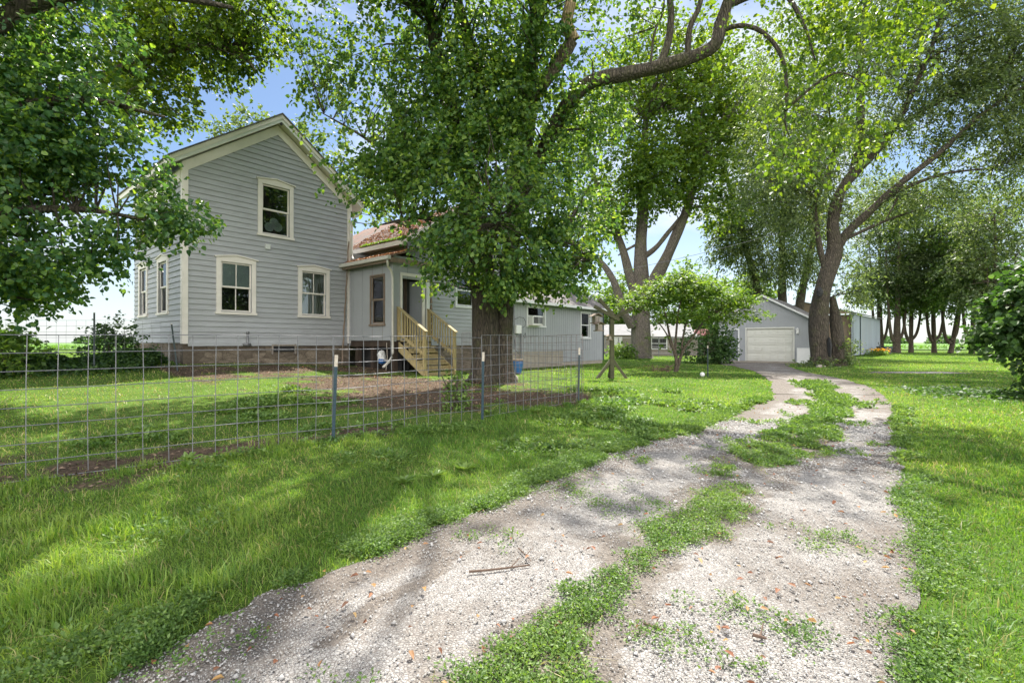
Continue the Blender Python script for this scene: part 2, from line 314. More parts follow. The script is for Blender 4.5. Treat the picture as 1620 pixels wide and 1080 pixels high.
class MB:
    def __init__(s): s.v = []; s.f = []
    def poly(s, pts):
        k = len(s.v); s.v += [tuple(p) for p in pts]; s.f.append(tuple(range(k, k + len(pts)))); return s
    def box(s, x0, x1, y0, y1, z0, z1):
        k = len(s.v); s.v += [(x, y, z) for z in (z0, z1) for x, y in ((x0, y0), (x1, y0), (x1, y1), (x0, y1))]
        s.f += [tuple(k + i for i in f) for f in ((3, 2, 1, 0), (4, 5, 6, 7), (0, 1, 5, 4), (1, 2, 6, 5), (2, 3, 7, 6), (3, 0, 4, 7))]; return s
    def bar(s, a, b, w, h=None, up=(0, 0, 1)):
        a = Vector(a); b = Vector(b); d = (b - a).normalized(); h = h or w; u = Vector(up)
        if abs(d.dot(u)) > .98: u = Vector((1, 0, 0))
        r = d.cross(u).normalized() * w / 2; t = r.cross(d).normalized() * h / 2; k = len(s.v)
        for c in (a, b): s.v += [tuple(c + q) for q in (-r - t, r - t, r + t, -r + t)]
        s.f += [tuple(k + i for i in f) for f in ((3, 2, 1, 0), (4, 5, 6, 7), (0, 1, 5, 4), (1, 2, 6, 5), (2, 3, 7, 6), (3, 0, 4, 7))]; return s
    def prism(s, pts, d):       # closed prism of a planar polygon pushed by d
        k = len(s.v); n = len(pts); d = Vector(d); s.v += [tuple(p) for p in pts] + [tuple(Vector(p) + d) for p in pts]
        s.f.append(tuple(range(k + n - 1, k - 1, -1))); s.f.append(tuple(range(k + n, k + 2 * n)))
        s.f += [(k + i, k + (i + 1) % n, k + n + (i + 1) % n, k + n + i) for i in range(n)]; return s
    def tube(s, pts, rad, n=8, cap=True):
        pts = [Vector(p) for p in pts]; k = len(s.v)
        if not hasattr(rad, '__len__'): rad = [rad] * len(pts)
        for i, p in enumerate(pts):
            d = (pts[min(i + 1, len(pts) - 1)] - pts[max(i - 1, 0)]).normalized(); u = Vector((0, 0, 1)) if abs(d.z) < .9 else Vector((1, 0, 0))
            r = d.cross(u).normalized(); t = r.cross(d)
            s.v += [tuple(p + (r * math.cos(2 * math.pi * j / n) + t * math.sin(2 * math.pi * j / n)) * rad[i]) for j in range(n)]
        for i in range(len(pts) - 1):
            for j in range(n): s.f.append((k + i * n + j, k + i * n + (j + 1) % n, k + (i + 1) * n + (j + 1) % n, k + (i + 1) * n + j))
        if cap: s.f.append(tuple(range(k + n - 1, k - 1, -1))); s.f.append(tuple(k + (len(pts) - 1) * n + j for j in range(n)))
        return s
    def build(s, name, mat, parent=None, smooth=False, bevel=0, loc=None):
        me = bpy.data.meshes.new(name); me.from_pydata(s.v, [], s.f); me.update()
        bm = bmesh.new(); bm.from_mesh(me); bmesh.ops.recalc_face_normals(bm, faces=bm.faces)
        if bevel: bmesh.ops.bevel(bm, geom=list(bm.edges), offset=bevel, segments=1, affect='EDGES', clamp_overlap=True)
        bm.to_mesh(me); bm.free()
        if smooth: me.polygons.foreach_set('use_smooth', np.ones(len(me.polygons), bool))
        return put(name, me, mat, parent, loc)
def copy_tree(o, parent=None):
    c = o.copy(); COL.objects.link(c); c.parent = parent
    for ch in list(o.children): copy_tree(ch, c)
    return c

# leaves: arrays of positions, directions -> folded leaf faces
def leaf_arrays(pos, d, size, up=(0, 0, 1), roll=.6, wid=.42, fold=.12, hexa=True, seed=1):
    r = np.random.default_rng(seed); n = len(pos)
    d = d / (np.linalg.norm(d, axis=1, keepdims=True) + 1e-9)
    u = np.tile(np.array(up, float), (n, 1)) + r.normal(0, roll, (n, 3))
    s = np.cross(d, u); s /= np.linalg.norm(s, axis=1, keepdims=True) + 1e-9; nn = np.cross(s, d)
    sz = (np.broadcast_to(size, n) * r.uniform(.55, 1.35, n))[:, None]
    if hexa:
        prof = [(0, 0, 0), (.28, wid, fold), (.68, wid * .72, fold * .6), (1, 0, -.08), (.68, -wid * .72, fold * .6), (.28, -wid, fold)]
        V = np.stack([pos + sz * (a * d + b * s + c * nn) for a, b, c in prof], 1).reshape(-1, 3); k = np.arange(n)[:, None] * 6
        Fq = np.concatenate([k + np.array([[0, 1, 2, 3]]), k + np.array([[0, 3, 4, 5]])]); m = 6
    else:
        prof = [(0, 0, 0), (.45, wid, fold), (1, 0, 0), (.45, -wid, fold)]
        V = np.stack([pos + sz * (a * d + b * s + c * nn) for a, b, c in prof], 1).reshape(-1, 3); k = np.arange(n)[:, None] * 4
        Fq = np.concatenate([k + np.array([[0, 1, 2]]), k + np.array([[0, 2, 3]])]); m = 4
    t = np.repeat(np.clip(r.normal(.5, .30, n), 0, 1), m)
    return V, Fq, t
def sprays(blobs, nspray, nleaf, length, droop=.25, seed=1, flat=1.0, clear=None, holes=.38):
    """blobs: (cx,cy,cz,rx,ry,rz,weight). returns spray start, dir, length and leaf positions and directions"""
    r = np.random.default_rng(seed); bl = np.array(blobs, float); w = bl[:, 6] / bl[:, 6].sum()
    ids = r.choice(len(bl), nspray, p=w); q = r.normal(size=(nspray, 3)); q /= np.linalg.norm(q, axis=1, keepdims=True)
    rad = r.random(nspray) ** .42
    # lumpy outline
    rad *= .82 + .36 * vnoise(q[:, 0] * 2 + ids * 3.1, q[:, 2] * 2 + q[:, 1], .55, 5)
    c = bl[ids, :3]; e = bl[ids, 3:6]; pos = c + q * rad[:, None] * e
    d = q * e / e.max(1, keepdims=True) * .8 + r.normal(0, .45, (nspray, 3)); d[:, 2] = d[:, 2] * flat - droop
    d /= np.linalg.norm(d, axis=1, keepdims=True); ln = length * r.uniform(.6, 1.35, nspray)
    # thin out by low-frequency holes
    hs = max(1.0, length * 1.6); hole = vnoise(pos[:, 0] + pos[:, 1] * .7, pos[:, 2] * 1.3 + pos[:, 1] * .35, hs, 8 + seed) < holes
    keep = ~(hole & (r.random(nspray) < .85)); 
    if clear is not None: keep &= ~clear(pos)
    pos, d, ln = pos[keep], d[keep], ln[keep]; n = len(pos)
    t = r.random((n, nleaf)) ** .8; side = np.cross(d, np.array([0, 0, 1.0])) ; side /= np.linalg.norm(side, axis=1, keepdims=True) + 1e-6
    sg = r.choice([-1, 1], (n, nleaf)) * r.uniform(.25, 1, (n, nleaf))
    lp = pos[:, None, :] + d[:, None, :] * (t * ln[:, None])[:, :, None] + side[:, None, :] * (sg * .05 * length)[:, :, None]
    lp[:, :, 2] -= (t ** 2) * ln[:, None] * droop * .6; lp += r.normal(0, .10 * length, lp.shape)
    ld = d[:, None, :] * .6 + side[:, None, :] * sg[:, :, None] * .9 + r.normal(0, .38, lp.shape); ld[:, :, 2] -= .25 + droop * .5
    return pos, d, ln, lp.reshape(-1, 3), ld.reshape(-1, 3)
def limb_mesh(limbs, name, mat, parent, sides=9, rough=.10, seed=0, base=None, twigs=None, maxtw=400, flare=1.35):
    """limbs: list of (points, radii); smoothed to tubes with knobbly rings"""
    r = random.Random(seed); V = []; Fc = []
    Vt = []
    def tube(pts, rad, n, rg):
        k = len(V); m = len(pts); ph = [r.random() * 6.28 for _ in range(3)]
        pr = None
        for i, p in enumerate(pts):
            d = (pts[min(i + 1, m - 1)] - pts[max(i - 1, 0)]); d = d.normalized() if d.length > 1e-6 else Vector((0, 0, 1))
            if pr is None: pr = d.cross(Vector((.3, 1, .1))).normalized()
            pr = (pr - d * pr.dot(d)).normalized(); t = d.cross(pr)
            for j in range(n):
                a = 2 * math.pi * j / n; lump = 1 + rg * (math.sin(3 * a + ph[0] + i * .35) * .6 + math.sin(5 * a + ph[1] - i * .5) * .5 + math.sin(2 * a + ph[2] + i * .8) * .5)
                V.append(tuple(p + (pr * math.cos(a) + t * math.sin(a)) * rad[i] * lump))
        for i in range(m - 1):
            for j in range(n): Fc.append((k + i * n + j, k + i * n + (j + 1) % n, k + (i + 1) * n + (j + 1) % n, k + (i + 1) * n + j))
        Fc.append(tuple(k + (m - 1) * n + j for j in range(n))[:4] if n == 4 else (k + (m - 1) * n, k + (m - 1) * n + 1, k + (m - 1) * n + 2, k + (m - 1) * n + 3))
    for pts, rad in limbs:
        pts = [Vector(p) for p in pts]; fine = []; fr = []
        for i in range(len(pts) - 1):
            p0 = pts[max(i - 1, 0)]; p1 = pts[i]; p2 = pts[i + 1]; p3 = pts[min(i + 2, len(pts) - 1)]
            ns = max(3, int((p2 - p1).length / max(.12, rad[i] * .9))); ns = min(ns, 14)
            for q in range(ns):
                t = q / ns; c = .5 * ((2 * p1) + (p2 - p0) * t + (2 * p0 - 5 * p1 + 4 * p2 - p3) * t * t + (3 * p1 - p0 - 3 * p2 + p3) * t ** 3)
                fine.append(c); fr.append(rad[i] * (1 - t) + rad[i + 1] * t)
        fine.append(pts[-1]); fr.append(rad[-1])
        big = rad[0] > .2; n = 20 if big else (10 if rad[0] > .08 else 6)
        Vt.extend((fine[i], fr[i]) for i in range(0, len(fine), 2))
        tube(fine, fr, n, rough if big else rough * .6)
    if twigs is not None:       # branches from the nearest limb point out to the sprays
        sk = np.array([tuple(p) for p, _ in Vt]); skr = np.array([q for _, q in Vt])
        tp, td, tl = twigs; st = max(1, len(tp) // maxtw)
        for i in range(0, len(tp), st):
            c = tp[i]; dd = np.linalg.norm(sk - c, axis=1) + 1.2 * np.clip(sk[:, 2] - c[2], 0, None) * .6
            j = int(np.argmin(dd)); a = Vector(sk[j]); b = Vector(c + td[i] * tl[i] * .5); ln = (b - a).length
            if ln < .05: continue
            mid = a.lerp(b, .5) + Vector((r.uniform(-1, 1), r.uniform(-1, 1), r.uniform(0, 1.2))) * ln * .12
            r0 = min(skr[j] * .5, .012 + ln * .010); tube([a, a.lerp(mid, .55) , mid, mid.lerp(b, .5), b], [r0, r0 * .85, r0 * .65, r0 * .45, r0 * .2], 4, 0)
    me = bpy.data.meshes.new(name); me.from_pydata(V, [], Fc); me.update(); me.polygons.foreach_set('use_smooth', np.ones(len(me.polygons), bool))
    o = put(name, me, mat, parent)
    return o
def tree(name, base, label, group, limbs, blobs, nspray, nleaf, length, leaf, lsize, mat, barkm='bark', droop=.25, seed=1, hexa=True, wid=.42, flat=1.0, maxtw=300, cat='tree', roll=.6, clear=None, rough=.08, holes=.38):
    b = Vector(base); t = empty(name, b, 0, label, cat, group)
    pos, d, ln, lp, ld = sprays(blobs, nspray, nleaf, length, droop, seed, flat, clear, holes)
    off = np.array(b)
    V, Fq, tt = leaf_arrays(lp - off, ld, lsize, roll=roll, wid=wid, hexa=hexa, seed=seed)
    raw('crown', V, Fq, leaf, t, {'tint': tt})
    limb_mesh([([Vector(p) - b for p in pts], rad) for pts, rad in limbs], 'trunk', barkm, t, seed=seed, twigs=(pos - off, d, ln), maxtw=maxtw, rough=rough)
    return t

# ------------------------------------------------------------------ ground, drive, field
def grid(xs, ys, mask=None, dz=0, zf=gz):
    X, Y = np.meshgrid(xs, ys); V = np.stack([X, Y, zf(X, Y) + dz], -1).reshape(-1, 3); nx = len(xs); ny = len(ys)
    i = np.arange(nx - 1)[None, :] + np.arange(ny - 1)[:, None] * nx
    Fq = np.stack([i, i + 1, i + nx + 1, i + nx], -1).reshape(-1, 4); return V, Fq
xs = np.concatenate([-np.geomspace(4000, 17, 34), np.linspace(-16.5, 24, 300), np.geomspace(25, 4000, 34)])
ys = np.concatenate([-np.geomspace(3000, 3, 24), np.linspace(-2, 20, 190), np.linspace(20.25, 60, 90), np.geomspace(62, 6000, 40)])
V, Fq = grid(xs, ys)
raw('ground', V, Fq, 'ground', at={'bare': bare(V[:, 0], V[:, 1])}, smooth=True)['kind'] = 'structure'
def ribbon(rows, fa, fb, n, dz):
    rr = np.asarray(rows); a = fa(rr); b = fb(rr); t = np.linspace(0, 1, n)[None, :]
    X = a[:, None] * (1 - t) + b[:, None] * t; Y = np.repeat(rr[:, None], n, 1)
    V = np.stack([X, Y, gz(X, Y) + dz], -1).reshape(-1, 3); i = np.arange(n - 1)[None, :] + np.arange(len(rr) - 1)[:, None] * n
    return V, np.stack([i, i + 1, i + n + 1, i + n], -1).reshape(-1, 4), np.repeat(np.abs(t - .5) * 2, len(rr), 0).ravel()
rows = np.concatenate([np.arange(.3, 6, .035), np.arange(6, 12.01, .07)])
parts = [ribbon(rows, xl, xr, 60, .009), ribbon(np.arange(12.01, 26.75, .12), xl, xr, 40, .012)]
yy = np.linspace(26.72, 34, 40)
parts.append(ribbon(yy, lambda y: 11.9 + (y - 26.7) * .3, lambda y: np.minimum(15.4 + (y - 26.7) * .6, 14.2 + (33 - y) * 1.203 + .05), 30, .014))
vv = []; ff = []; bb = []; k = 0
for V, Fq, t in parts: vv.append(V); ff.append(Fq + k); bb.append(t); k += len(V)
V = np.concatenate(vv); e = np.concatenate(bb)
mid_ = (V[:, 0] > _c0(V[:, 1]) - .1) & (V[:, 0] < _c1(V[:, 1]) + .1) & (V[:, 1] < 12); e = e * 1.0; msoil = mid_ * np.clip((fbm(V[:, 0], V[:, 1], .5, 14) - .30) * 3 + np.clip((V[:, 1] - 3) * .4, 0, .6), 0, 1)
lft = np.exp(-((V[:, 0] - np.interp(V[:, 1], DY, DXL)) / .32) ** 2); e = np.clip(e ** 4 * .5 + lft * .9 + (np.clip((V[:, 1] - 8) / 6, 0, 1) * .38), 0, 1); e = np.maximum(e, msoil * .85)
q_ = np.clip(((V[:, 0] + .78) * .3 + (V[:, 1] - 2.1) * .7) / .58, 0, 1.2); e = np.maximum(e, 1.3 * np.exp(-((V[:, 0] + .80 - .42 * q_ + .03 * np.sin(V[:, 1] * 14)) / .035) ** 2) * ((V[:, 1] > 2.02) & (V[:, 1] < 2.9)))
raw('driveway', V, np.concatenate(ff), 'gravel', at={'bare': e}, smooth=True)['kind'] = 'structure'
V, Fq, t = ribbon(np.arange(20.1, 21.4, .1), lambda y: 14.9 + vnoise(y, y, .3, 2), lambda y: 18.8 + vnoise(y, y, .3, 5) * 1.2, 30, .014)
raw('side_path', V, Fq, 'gravel', at={'bare': t * .5}, smooth=True)['kind'] = 'structure'
V, Fq = grid(np.linspace(-2500, 2500, 40), np.geomspace(84, 5000, 30), zf=lambda x, y: x * 0 + .12)
raw('crop_field', V, Fq, 'field')['kind'] = 'structure'
# near edge of the crop: leafy rows that read as texture
n = 30000; r_ = np.random.default_rng(8); y = 84 + 90 * r_.random(n) ** 1.8; x = r_.uniform(-1.1, 1.1, n) * y; x = np.round(x / .76) * .76 + r_.normal(0, .08, n)
pos = np.stack([x, y, .25 + .35 * r_.random(n)], 1); d = r_.normal(0, 1, (n, 3)); d[:, 2] *= .3
V, Fq, t = leaf_arrays(pos, d, .30, hexa=False, wid=.5, seed=9); tag(raw('crop_plants', V, Fq, 'crop_leaf', at={'tint': t}), 'rows of low leafy crop plants in the far field', 'crop', kind='stuff')

# ------------------------------------------------------------------ house
H = empty('farmhouse', (BX, BY, 0), math.atan2(UY, UX), 'two storey grey clapboard farmhouse with cream trim and low side wing', 'house')
def opening_rows(a0, a1, z0, z1, openings, exposure, lim=None):
    """yield (zA, zB, spanA_left, spanA_right, spanB_left, spanB_right, fracA, fracB)"""
    out = []; z = z0
    while z < z1 - 1e-4:
        zt = min(z + exposure, z1); cuts = sorted({z, zt, *[c for o in openings for c in (o[2], o[3]) if z < c < zt]})
        for q in range(len(cuts) - 1):
            zA, zB = cuts[q], cuts[q + 1]; mid = (zA + zB) / 2
            lA, rA = (a0, a1) if lim is None else lim(zA); lB, rB = (a0, a1) if lim is None else lim(zB)
            if rA - lA < .01: continue
            segs = [(None, None)]; hol = sorted([o for o in openings if o[2] <= mid <= o[3]], key=lambda o: o[0])
            edges = [None]; 
            for o in hol: edges += [o[0], o[1]]
            edges.append(None)
            for i in range(0, len(edges), 2):
                l, r = edges[i], edges[i + 1]
                out.append((zA, zB, lA if l is None else l, rA if r is None else r, lB if l is None else l, rB if r is None else r, (zA - z) / exposure, (zB - z) / exposure))
        z = zt
    return out
def clap_wall(name, to3, a0, a1, z0, z1, openings, mat, lim=None, exposure=.165, lap=.032, parent=None, depth=.14):
    """lapped boards on a plane; to3(a, z, out) -> point. out is measured outward."""
    m = MB()
    for zA, zB, l0, r0, l1, r1, fA, fB in opening_rows(a0, a1, z0, z1, openings, exposure, lim):
        oA = lap * (1 - fA); oB = lap * (1 - fB)
        m.poly([to3(l0, zA, oA), to3(r0, zA, oA), to3(r1, zB, oB), to3(l1, zB, oB)])
        if fA < 1e-6 and zA > z0 + 1e-6: m.poly([to3(l0, zA, 0), to3(r0, zA, 0), to3(r0, zA, oA), to3(l0, zA, oA)])
        elif fA < 1e-6: m.poly([to3(l0, zA, -.05), to3(r0, zA, -.05), to3(r0, zA, oA), to3(l0, zA, oA)])
    for o in openings:          # reveals
        l, r, b, t = o; 
        m.poly([to3(l, b, lap), to3(r, b, lap), to3(r, b, -depth), to3(l, b, -depth)]); m.poly([to3(l, t, lap), to3(r, t, lap), to3(r, t, -depth), to3(l, t, -depth)])
        m.poly([to3(l, b, lap), to3(l, t, lap), to3(l, t, -depth), to3(l, b, -depth)]); m.poly([to3(r, b, lap), to3(r, t, lap), to3(r, t, -depth), to3(r, b, -depth)])
    me = bpy.data.meshes.new(name); me.from_pydata([tuple(v) for v in m.v], [], m.f); me.update()
    return put(name, me, mat, parent)
def groove_wall(name, to3, a0, a1, z0, z1, openings, mat, lim=None, step=.2, parent=None, groove=.012, zlow=None):
    """vertical grooved panels: strips with narrow recessed channels, cut around openings"""
    m = MB(); a = a0
    while a < a1 - 1e-4:
        for s0, s1, out in ((a, min(a + step - .02, a1), .012), (min(a + step - .02, a1), min(a + step, a1), 0)):
            if s1 - s0 < 1e-4: continue
            cuts = sorted({s0, s1, *[c for o in openings for c in (o[0], o[1]) if s0 < c < s1]})
            for q in range(len(cuts) - 1):
                c0, c1 = cuts[q], cuts[q + 1]; mid = (c0 + c1) / 2; zb = z0 if zlow is None else zlow(mid)
                t0 = z1 if lim is None else lim(c0); t1 = z1 if lim is None else lim(c1)
                hol = sorted([o for o in openings if o[0] <= mid <= o[1]], key=lambda o: o[2]); e = [zb]
                for o in hol: e += [o[2], o[3]]
                for i in range(0, len(e), 2):
                    b = e[i]; last = i + 1 >= len(e); u0 = t0 if last else e[i + 1]; u1 = t1 if last else e[i + 1]
                    if u0 - b > .005: m.poly([to3(c0, b, out), to3(c1, b, out), to3(c1, u1, out), to3(c0, u0, out)])
            zb = z0 if zlow is None else zlow(s0 + .001)
            tt = z1 if lim is None else lim(s1)
            if out: 
                for e_ in (s0, s1):
                    if not any(o[0] - .001 <= e_ <= o[1] + .001 for o in openings): m.poly([to3(e_, zb, 0), to3(e_, zb, out), to3(e_, tt, out), to3(e_, tt, 0)])
        a += step
    for l, r, b, t in openings:
        for p, q in (((l, b), (r, b)), ((l, t), (r, t)), ((l, b), (l, t)), ((r, b), (r, t))):
            m.poly([to3(*p, .012), to3(*q, .012), to3(*q, -.14), to3(*p, -.14)])
    me = bpy.data.meshes.new(name); me.from_pydata([tuple(v) for v in m.v], [], m.f); me.update()
    return put(name, me, mat, parent)
fy = lambda yp: (lambda a, z, o: (a, yp - o, z))      # walls facing -y at y=yp, a = x
fx = lambda xp: (lambda a, z, o: (xp - o, a, z))      # walls facing -x at x=xp, a = y
GW, GD = 5.39, 5.3
ROOFZ, SL = 8.86, .7265
def glim(z):                      # width of the gable siding at height z
    top = ROOFZ - .58
    h = min(GW / 2, max(0, (top - z) / SL)); return (-GW / 2 - h, -GW / 2 + h)
ga = lambda a: a - GW             # measured from the left corner
GWIN = [(ga(.98), ga(1.87), 2.27, 3.80), (ga(3.52), ga(4.42), 2.27, 3.80), (ga(2.19), ga(3.09), 4.88, 6.50)]
clap_wall('wall', fy(0), -GW, 0, 1.3, ROOFZ - .59, GWIN, 'siding', glim, parent=H)
SWIN = [(1.45, 2.3, 2.27, 3.85), (3.7, 4.5, 2.27, 3.85), (1.6, 2.4, 4.7, 6.0)]
clap_wall('wall', fx(-GW), 0, GD, 1.3, 6.45, SWIN, 'siding', parent=H)
MB().box(-.02, -.001, .03, GD, 1.3, 6.5).box(-GW + .02, -.02, GD - .03, GD, 1.3, 6.5).build('wall', 'siding', H)
MB().box(-GW + .16, -.16, .16, GD - .16, 1.3, 6.4).build('unlit_room', 'dark_gap', H)
# near-black blocks stand in for the unlit interiors behind the openings
MB().prism([(-GW + .3, .2, 6.4), (-.3, .2, 6.4), (-GW / 2, .2, 8.1)], (0, GD - .5, 0)).build('unlit_room', 'dark_gap', H)
MB().box(-GW - .0, 0, .03, GD, .35, 1.297).build('foundation', 'stone', H)
MB().box(-GW - .045, -GW + .105, -.045, -.001, 1.27, 6.40).box(-GW - .045, -GW - .001, -.03, .11, 1.27, 6.4).build('corner_board', 'trim', H)
MB().box(-.12, .015, -.04, -.001, 1.27, 6.40).build('corner_board', 'trim', H)
MB().box(-GW + .106, -.12, -.042, -.024, 1.20, 1.31).build('water_table', 'siding', H)
# rake boards, frieze, soffit, roof of the gable block
OV, EO = .32, .42
def rake(off0, off1, y0, y1, name, mat, ext=EO):
    m = MB(); hx = GW / 2
    for s in (-1, 1):
        xe = -hx + s * (hx + ext); ze = lambda o: ROOFZ - o - SL * (hx + ext)
        m.prism([(-hx, y0, ROOFZ - off0), (xe, y0, ze(off0)), (xe, y0, ze(off1)), (-hx, y0, ROOFZ - off1)], (0, y1 - y0, 0))
    return m.build(name, mat, H)
rake(.30, .62, -.05, -.024, 'frieze_board', 'trim', .06)
rake(.03, .16, -OV - .035, -OV + .01, 'rake_board', 'trim', EO + .02)
rake(.16, .27, -OV - .002, -OV + .04, 'rake_board', 'white_trim')
rake(.235, .26, -OV + .04, -.024, 'soffit', 'trim')
rake(-.02, .025, -OV - .07, GD + .3, 'roof', 'plain_shingles', EO + .06)
rake(.026, .22, .0, GD + .25, 'roof_deck', 'trim', EO - .02)
m = MB()
for xx in (-GW - EO - .02, EO - .01):
    m.box(xx, xx + .03, -OV, GD + .25, 6.38, 6.56)
pass
m.build('eave_board', 'trim', H)
MB().box(-GW - .065, -GW - .024, .12, GD, 6.02, 6.36).build('frieze_board', 'trim', H)

def window(axis, plane, l, r, b, t, casing=.13, hood=True, mull=True, shade=None, curtain=False, trim='trim', parent=H, fan=False):
    """axis 'y' faces -y, 'x' faces -x."""
    T = fy(plane) if axis == 'y' else fx(plane)
    def bx(m, a0, a1, z0, z1, o0, o1):
        p = T(a0, z0, o0); q = T(a1, z1, o1); return m.box(min(p[0], q[0]), max(p[0], q[0]), min(p[1], q[1]), max(p[1], q[1]), z0, z1)
    m = MB(); c = casing
    e = .004 if hood else c
    m.prism([T(q, z, 0) for q, z in ((l - c, b - .02), (l, b - .02), (l, t), (r, t), (r, b - .02), (r + c, b - .02), (r + c, t + e), (l - c, t + e))], Vector(T(0, 0, .05)) - Vector(T(0, 0, 0)))
    f = m.build('window', trim, parent)
    m = MB(); bx(m, l - c - .03, r + c + .03, b - .09, b - .02, .0, .075); m.build('sill', trim, f)
    if hood:
        mid = (l + r) / 2; m = MB()
        m.prism([T(l - c, t + .005, .0), T(r + c, t + .005, .0), T(r + c, t + .12, .0), T(mid, t + .21, .0), T(l - c, t + .12, .0)], Vector(T(0, 0, .055)) - Vector(T(0, 0, 0)))
        m.prism([T(l - c - .06, t + .12, .0), T(mid, t + .214, .0), T(r + c + .06, t + .12, .0), T(r + c + .06, t + .155, .0), T(mid, t + .25, .0), T(l - c - .06, t + .155, .0)], Vector(T(0, 0, .095)) - Vector(T(0, 0, 0)))
        m.build('hood', trim, f)
    m = MB(); s = .05; zm = (b + t) / 2
    for z0, z1, o in ((b, zm + .02, -.075), (zm - .02, t, -.04)):
        bx(m, l + .001, l + s, z0, z1, o, o + .03); bx(m, r - s, r - .001, z0, z1, o, o + .03); bx(m, l + s, r - s, z0, z0 + s, o, o + .03); bx(m, l + s, r - s, z1 - s, z1, o, o + .03)
        if mull: bx(m, (l + r) / 2 - .014, (l + r) / 2 + .014, z0 + s, z1 - s, o + .002, o + .026)
    m.build('sash', trim, f)
    m = MB(); bx(m, l + .03, r - .03, b + .03, zm, -.062, -.059); bx(m, l + .03, r - .03, zm, t - .03, -.027, -.024); m.build('pane', 'glass', f)
    if shade:
        m = MB(); bx(m, l + .02, r - .02, t - shade, t - .01, -.10, -.095); m.build('shade', 'shade_cloth', f)
    if curtain:
        m = MB(); nn = 40
        for i in range(nn):
            a0 = l + .01 + (r - l - .02) * i / nn; a1 = l + .01 + (r - l - .02) * (i + 1) / nn; w = lambda q: -.112 + .018 * math.sin(q * 55) + .008 * math.sin(q * 131)
            m.poly([T(a0, b, w(a0)), T(a1, b, w(a1)), T(a1, t, w(a1)), T(a0, t, w(a0))])
        m.build('curtain', 'curtain', f, smooth=True)
    if fan:
        m = MB(); cx = (l + r) / 2; 
        for k, (dx, dz) in enumerate(((-.16, 0), (.12, .04), (.0, .17))):
            cc = T(cx + dx, b + .27 + dz, -.11); pts = [Vector(cc) + Vector((math.cos(a) * .15, 0, math.sin(a) * .15)) for a in np.linspace(0, 6.28, 17)[:-1]]
            m.prism(pts, (0, .02, 0))
        m.build('fan_blade', 'shade_cloth', f)
    return f
window('y', 0, *GWIN[0], shade=.78); window('y', 0, *GWIN[1], curtain=True); window('y', 0, *GWIN[2], mull=False, fan=True)
for w_ in SWIN: window('x', -GW, *w_, mull=False, shade=.3)

# porch (enclosed, flush panel), open below on piers
PB = 1.38
groove_wall('porch_wall', fx(0), -2.69, -.002, PB, 4.2, [(-2.2, -1.42, 1.98, 3.66)], 'panel_siding', step=.61, parent=H, groove=.003)
window('x', 0, -2.2, -1.42, 1.98, 3.66, casing=.045, hood=False, mull=False, shade=None, trim='weathered_wood')
groove_wall('porch_wall', fy(-2.69), .0, 1.75, PB, 4.3, [(.36, 1.24, 1.40, 3.55)], 'panel_siding', step=.61, parent=H)
MB().box(-.055, .09, -2.745, -2.705, PB - .04, 4.15).box(-.055, -.014, -2.705, -2.6, PB - .04, 4.15).build('corner_board', 'panel_siding', H)
MB().box(-.03, .0, -.10, -.03, PB, 4.1).build('corner_board', 'siding', H)
MB().box(.05, 1.73, -2.66, -.02, PB - .22, PB - .003).build('porch_floor', 'under_porch_dark', H)
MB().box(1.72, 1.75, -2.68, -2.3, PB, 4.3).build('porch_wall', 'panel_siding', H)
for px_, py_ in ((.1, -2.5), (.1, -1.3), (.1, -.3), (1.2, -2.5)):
    MB().box(px_, px_ + .17, py_ - .08, py_ + .08, .1, PB - .222).build('pier', 'under_porch_dark', H)
MB().box(.9, 1.0, -2.3, 0, .1, 4.4).build('back_wall', 'dark_gap', H); MB().box(.5, .52, -2.5, -.02, .1, PB - .25).build('crawlspace_shade', 'dark_gap', H)  # near-black sheets put in as the shade inside and below the porch
m = MB()                          # shed roof: one plate with an L outline
zr = lambda x: 4.18 + .34 * (x + .3)
m.prism([(-.32, -2.98, zr(-.32)), (1.95, -2.98, zr(1.95)), (1.95, -2.98, zr(1.95) + .07), (-.32, -2.98, zr(-.32) + .07)], (0, .66, 0))
m.prism([(-.32, -2.318, zr(-.32)), (.9, -2.318, zr(.9)), (.9, -2.318, zr(.9) + .07), (-.32, -2.318, zr(-.32) + .07)], (0, 2.45, 0))
PR = m.build('porch_roof', 'shingles', H)
m = MB(); m.box(-.45, -.325, -3.0, .10, 4.08, 4.20); m.build('gutter', 'gutter', H)
m = MB(); m.box(-.32, -.3, -2.98, .1, 4.0, 4.16); m.box(-.3, 1.9, -2.985, -2.955, 4.0, 4.16); m.build('fascia', 'weathered_wood', H)
m = MB(); m.tube([(-.38, -2.9, 4.09), (-.38, -2.9, 3.98), (-.30, -2.80, 3.86), (-.14, -2.78, 3.74), (-.09, -2.78, 3.5), (-.09, -2.78, .95), (-.12, -2.78, .80), (-.30, -2.86, .66), (-.62, -3.0, .50)], .042, 8)
m.build('downspout', 'gutter', H, smooth=True)
m = MB(); m.tube([(.36, -.25, 6.36), (.30, -.25, 6.15), (.06, -.12, 6.0), (.03, -.1, 5.8), (.03, -.1, 4.6), (.0, -.2, 4.46), (-.1, -.42, 4.38)], .042, 8); m.build('downspout', 'gutter', H, smooth=True)
